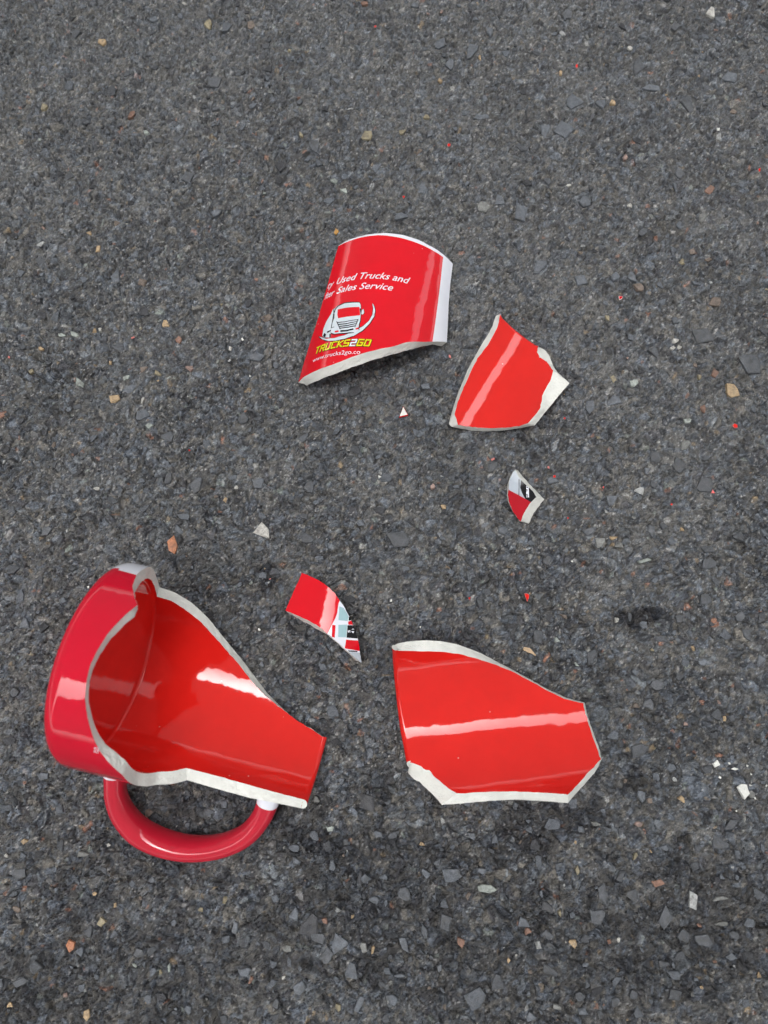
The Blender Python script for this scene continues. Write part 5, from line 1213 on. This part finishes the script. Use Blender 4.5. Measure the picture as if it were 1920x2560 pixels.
# --- chips and splinters of glaze and clay scattered on the asphalt
def chip(x, y, a, b, ang, kind):
    r = random.Random(int(x * 131 + y * 17) & 0xffff)
    n = {'tri': 3, 'R': 5, 'W': 6}.get(kind, r.choice((3, 4, 4, 5)))
    if kind == 'tri': base = [(0.0, 1.0), (-0.75, -0.75), (0.95, -0.45)]
    elif kind == 'W': base = [(-0.95, 0.55), (-0.05, 1.0), (0.75, 0.9), (0.9, 0.05), (1.0, -0.25), (0.0, -1.0)]
    elif kind == 'R': base = [(-0.9, 0.9), (0.1, 1.0), (0.9, 0.6), (0.7, -0.1), (0.0, -1.0)]
    else:
        st = r.uniform(0, 6.28)
        base = [(r.uniform(0.7, 1.05) * math.cos(st + 6.283 * i / n + r.uniform(-0.3, 0.3)), r.uniform(0.7, 1.05) * math.sin(st + 6.283 * i / n + r.uniform(-0.3, 0.3))) for i in range(n)]
    c, s = math.cos(math.radians(ang)), math.sin(math.radians(ang))
    th = 1.6 if kind in ('W', 'tri') else (1.0 if kind in ('R',) else max(0.45, min(a, b) * 0.5))
    tilt = (r.uniform(-0.2, 0.2), r.uniform(-0.2, 0.2))
    top = {'w': 'bisque', 'W': 'bisque', 'tri': 'bisque', 'r': 'red_in', 'R': 'red_in', 'rw': 'red_print', 'p': 'pink'}[kind]
    side = 'bisque' if kind in ('w', 'W', 'rw') else ('red_in' if kind in ('tri',) else 'pink')
    V = []
    for k, sc in ((0, 1.0), (1, 1.0), (1, 0.86)):
        for (u, v) in base:
            px, py = u * a * sc, v * b * sc
            z = (k * th * (0.85 if sc == 1.0 else 1.0)) + (tilt[0] * px + tilt[1] * py) * (k > 0)
            V.append(((px * c - py * s) * MM, (px * s + py * c) * MM, z * MM))
    m_ = len(base)
    F = [tuple(range(m_))[::-1]] + [(q * m_ + i, q * m_ + (i + 1) % m_, (q + 1) * m_ + (i + 1) % m_, (q + 1) * m_ + i) for q in (0, 1) for i in range(m_)] + [tuple(range(2 * m_, 3 * m_))]
    me_ = bpy.data.meshes.new('ceramic_chip'); me_.from_pydata(V, [], F)
    me_.materials.append(MAT[top]); me_.materials.append(MAT[side])
    for i, p in enumerate(me_.polygons): p.material_index = 0 if i == len(F) - 1 else 1
    if kind == 'rw':
        me_.materials.append(MAT['bisque'])
    me_.update()
    o = link(bpy.data.objects.new('ceramic_chip', me_))
    o.location = (x * MM, y * MM, -0.25 * MM)
    return o
MAT['pink'] = glaze('pale_pink_chip', (0.62, 0.20, 0.18), rough=0.5)
for (x, y, a, b, ang, kind) in CHIPS:
    o = chip(x, y, a, b, ang, kind)
    if kind == 'tri': tag(o, 'white three-cornered ceramic chip with a red side, just below the printed shard', 'ceramic chip')
    elif kind == 'W': tag(o, 'biggest white ceramic flake, among a scatter of tiny white splinters', 'ceramic chip')
    elif kind == 'R': tag(o, 'bright red leaf-shaped glaze chip lying alone above the largest loose shard', 'ceramic chip')
    elif kind == 'rw': tag(o, 'tiny glaze chip half red and half white on the asphalt', 'ceramic chip')
    elif kind == 'w' and x > 120 and -145 < y < -105:
        if a > 2.3: tag(o, 'pointed white ceramic splinter, second largest of the white scatter', 'ceramic chip')
        else: tag(o, 'tiny white ceramic splinter in the scatter round the biggest white flake', 'ceramic chip', 'white splinters round the biggest flake')
    else:
        own = [q for q in OWN if abs(q[0] - x) < 1.5 and abs(q[1] - y) < 1.5]
        group = {'w': 'single white crumbs on the asphalt', 'p': 'pale pink glaze slivers'}.get(kind, 'tiny bright red glaze chips')
        common = {'w': 'tiny white ceramic crumb lying by itself far from the shards', 'p': 'tiny pale pink glaze sliver lying by itself on the asphalt'}.get(kind, 'tiny bright red glaze chip lying by itself far from the shards')
        tag(o, own[0][2] if own else common, 'ceramic chip', group)

# --- a dry splinter of wood
V, F = [], []
A, B = np.array((63.3, -64.0)), np.array((68.8, -67.2)); n_ = 9
d_ = (B - A) / np.linalg.norm(B - A); pr = np.array((-d_[1], d_[0]))
for i in range(n_):
    u = i / (n_ - 1)
    c_ = A + (B - A) * u + pr * 0.5 * math.sin(u * 3.1)
    w_ = 0.95 * (math.sin(min(1, u * 1.15 + 0.12) * 3.0) ** 0.6 + 0.12) * (1 + 0.15 * math.sin(i * 2.3))
    for s_, z in ((-1, 0.0), (-0.9, 0.5), (0.2, 0.75), (1, 0.35), (1, 0.0)):
        p = c_ + pr * s_ * w_
        V.append((p[0] * MM, p[1] * MM, (z - 0.15) * MM))
for i in range(n_ - 1):
    for k in range(5):
        F.append((i * 5 + k, i * 5 + (k + 1) % 5, (i + 1) * 5 + (k + 1) % 5, (i + 1) * 5 + k))
F += [(0, 1, 2, 3, 4), tuple(range((n_ - 1) * 5, n_ * 5))[::-1]]
cx = np.array(V).mean(0)
me_ = bpy.data.meshes.new('wood_splinter'); me_.from_pydata([(v[0] - cx[0], v[1] - cx[1], v[2]) for v in V], [], F)
m = bpy.data.materials.new('dry_wood'); nt, b = nodes_of(m)
tc = nt.nodes.new('ShaderNodeTexCoord'); mp = nt.nodes.new('ShaderNodeMapping'); mp.inputs['Rotation'].default_value = (0, 0, 0.53); mp.inputs['Scale'].default_value = (300, 2600, 900)
n1 = nt.nodes.new('ShaderNodeTexNoise'); cr = nt.nodes.new('ShaderNodeValToRGB')
n1.inputs['Scale'].default_value = 1.0
cr.color_ramp.elements[0].color = (0.36, 0.24, 0.14, 1); cr.color_ramp.elements[1].color = (0.66, 0.50, 0.34, 1)
nt.links.new(tc.outputs['Object'], mp.inputs['Vector']); nt.links.new(mp.outputs['Vector'], n1.inputs['Vector']); nt.links.new(n1.outputs['Fac'], cr.inputs['Fac']); nt.links.new(cr.outputs['Color'], b.inputs['Base Color'])
b.inputs['Roughness'].default_value = 0.8
me_.materials.append(m); me_.update()
o = link(bpy.data.objects.new('wood_splinter', me_)); o.location = (cx[0], cx[1], 0.0)
tag(o, 'short tan dry wood splinter lying on the asphalt above the largest loose shard', 'wood splinter')
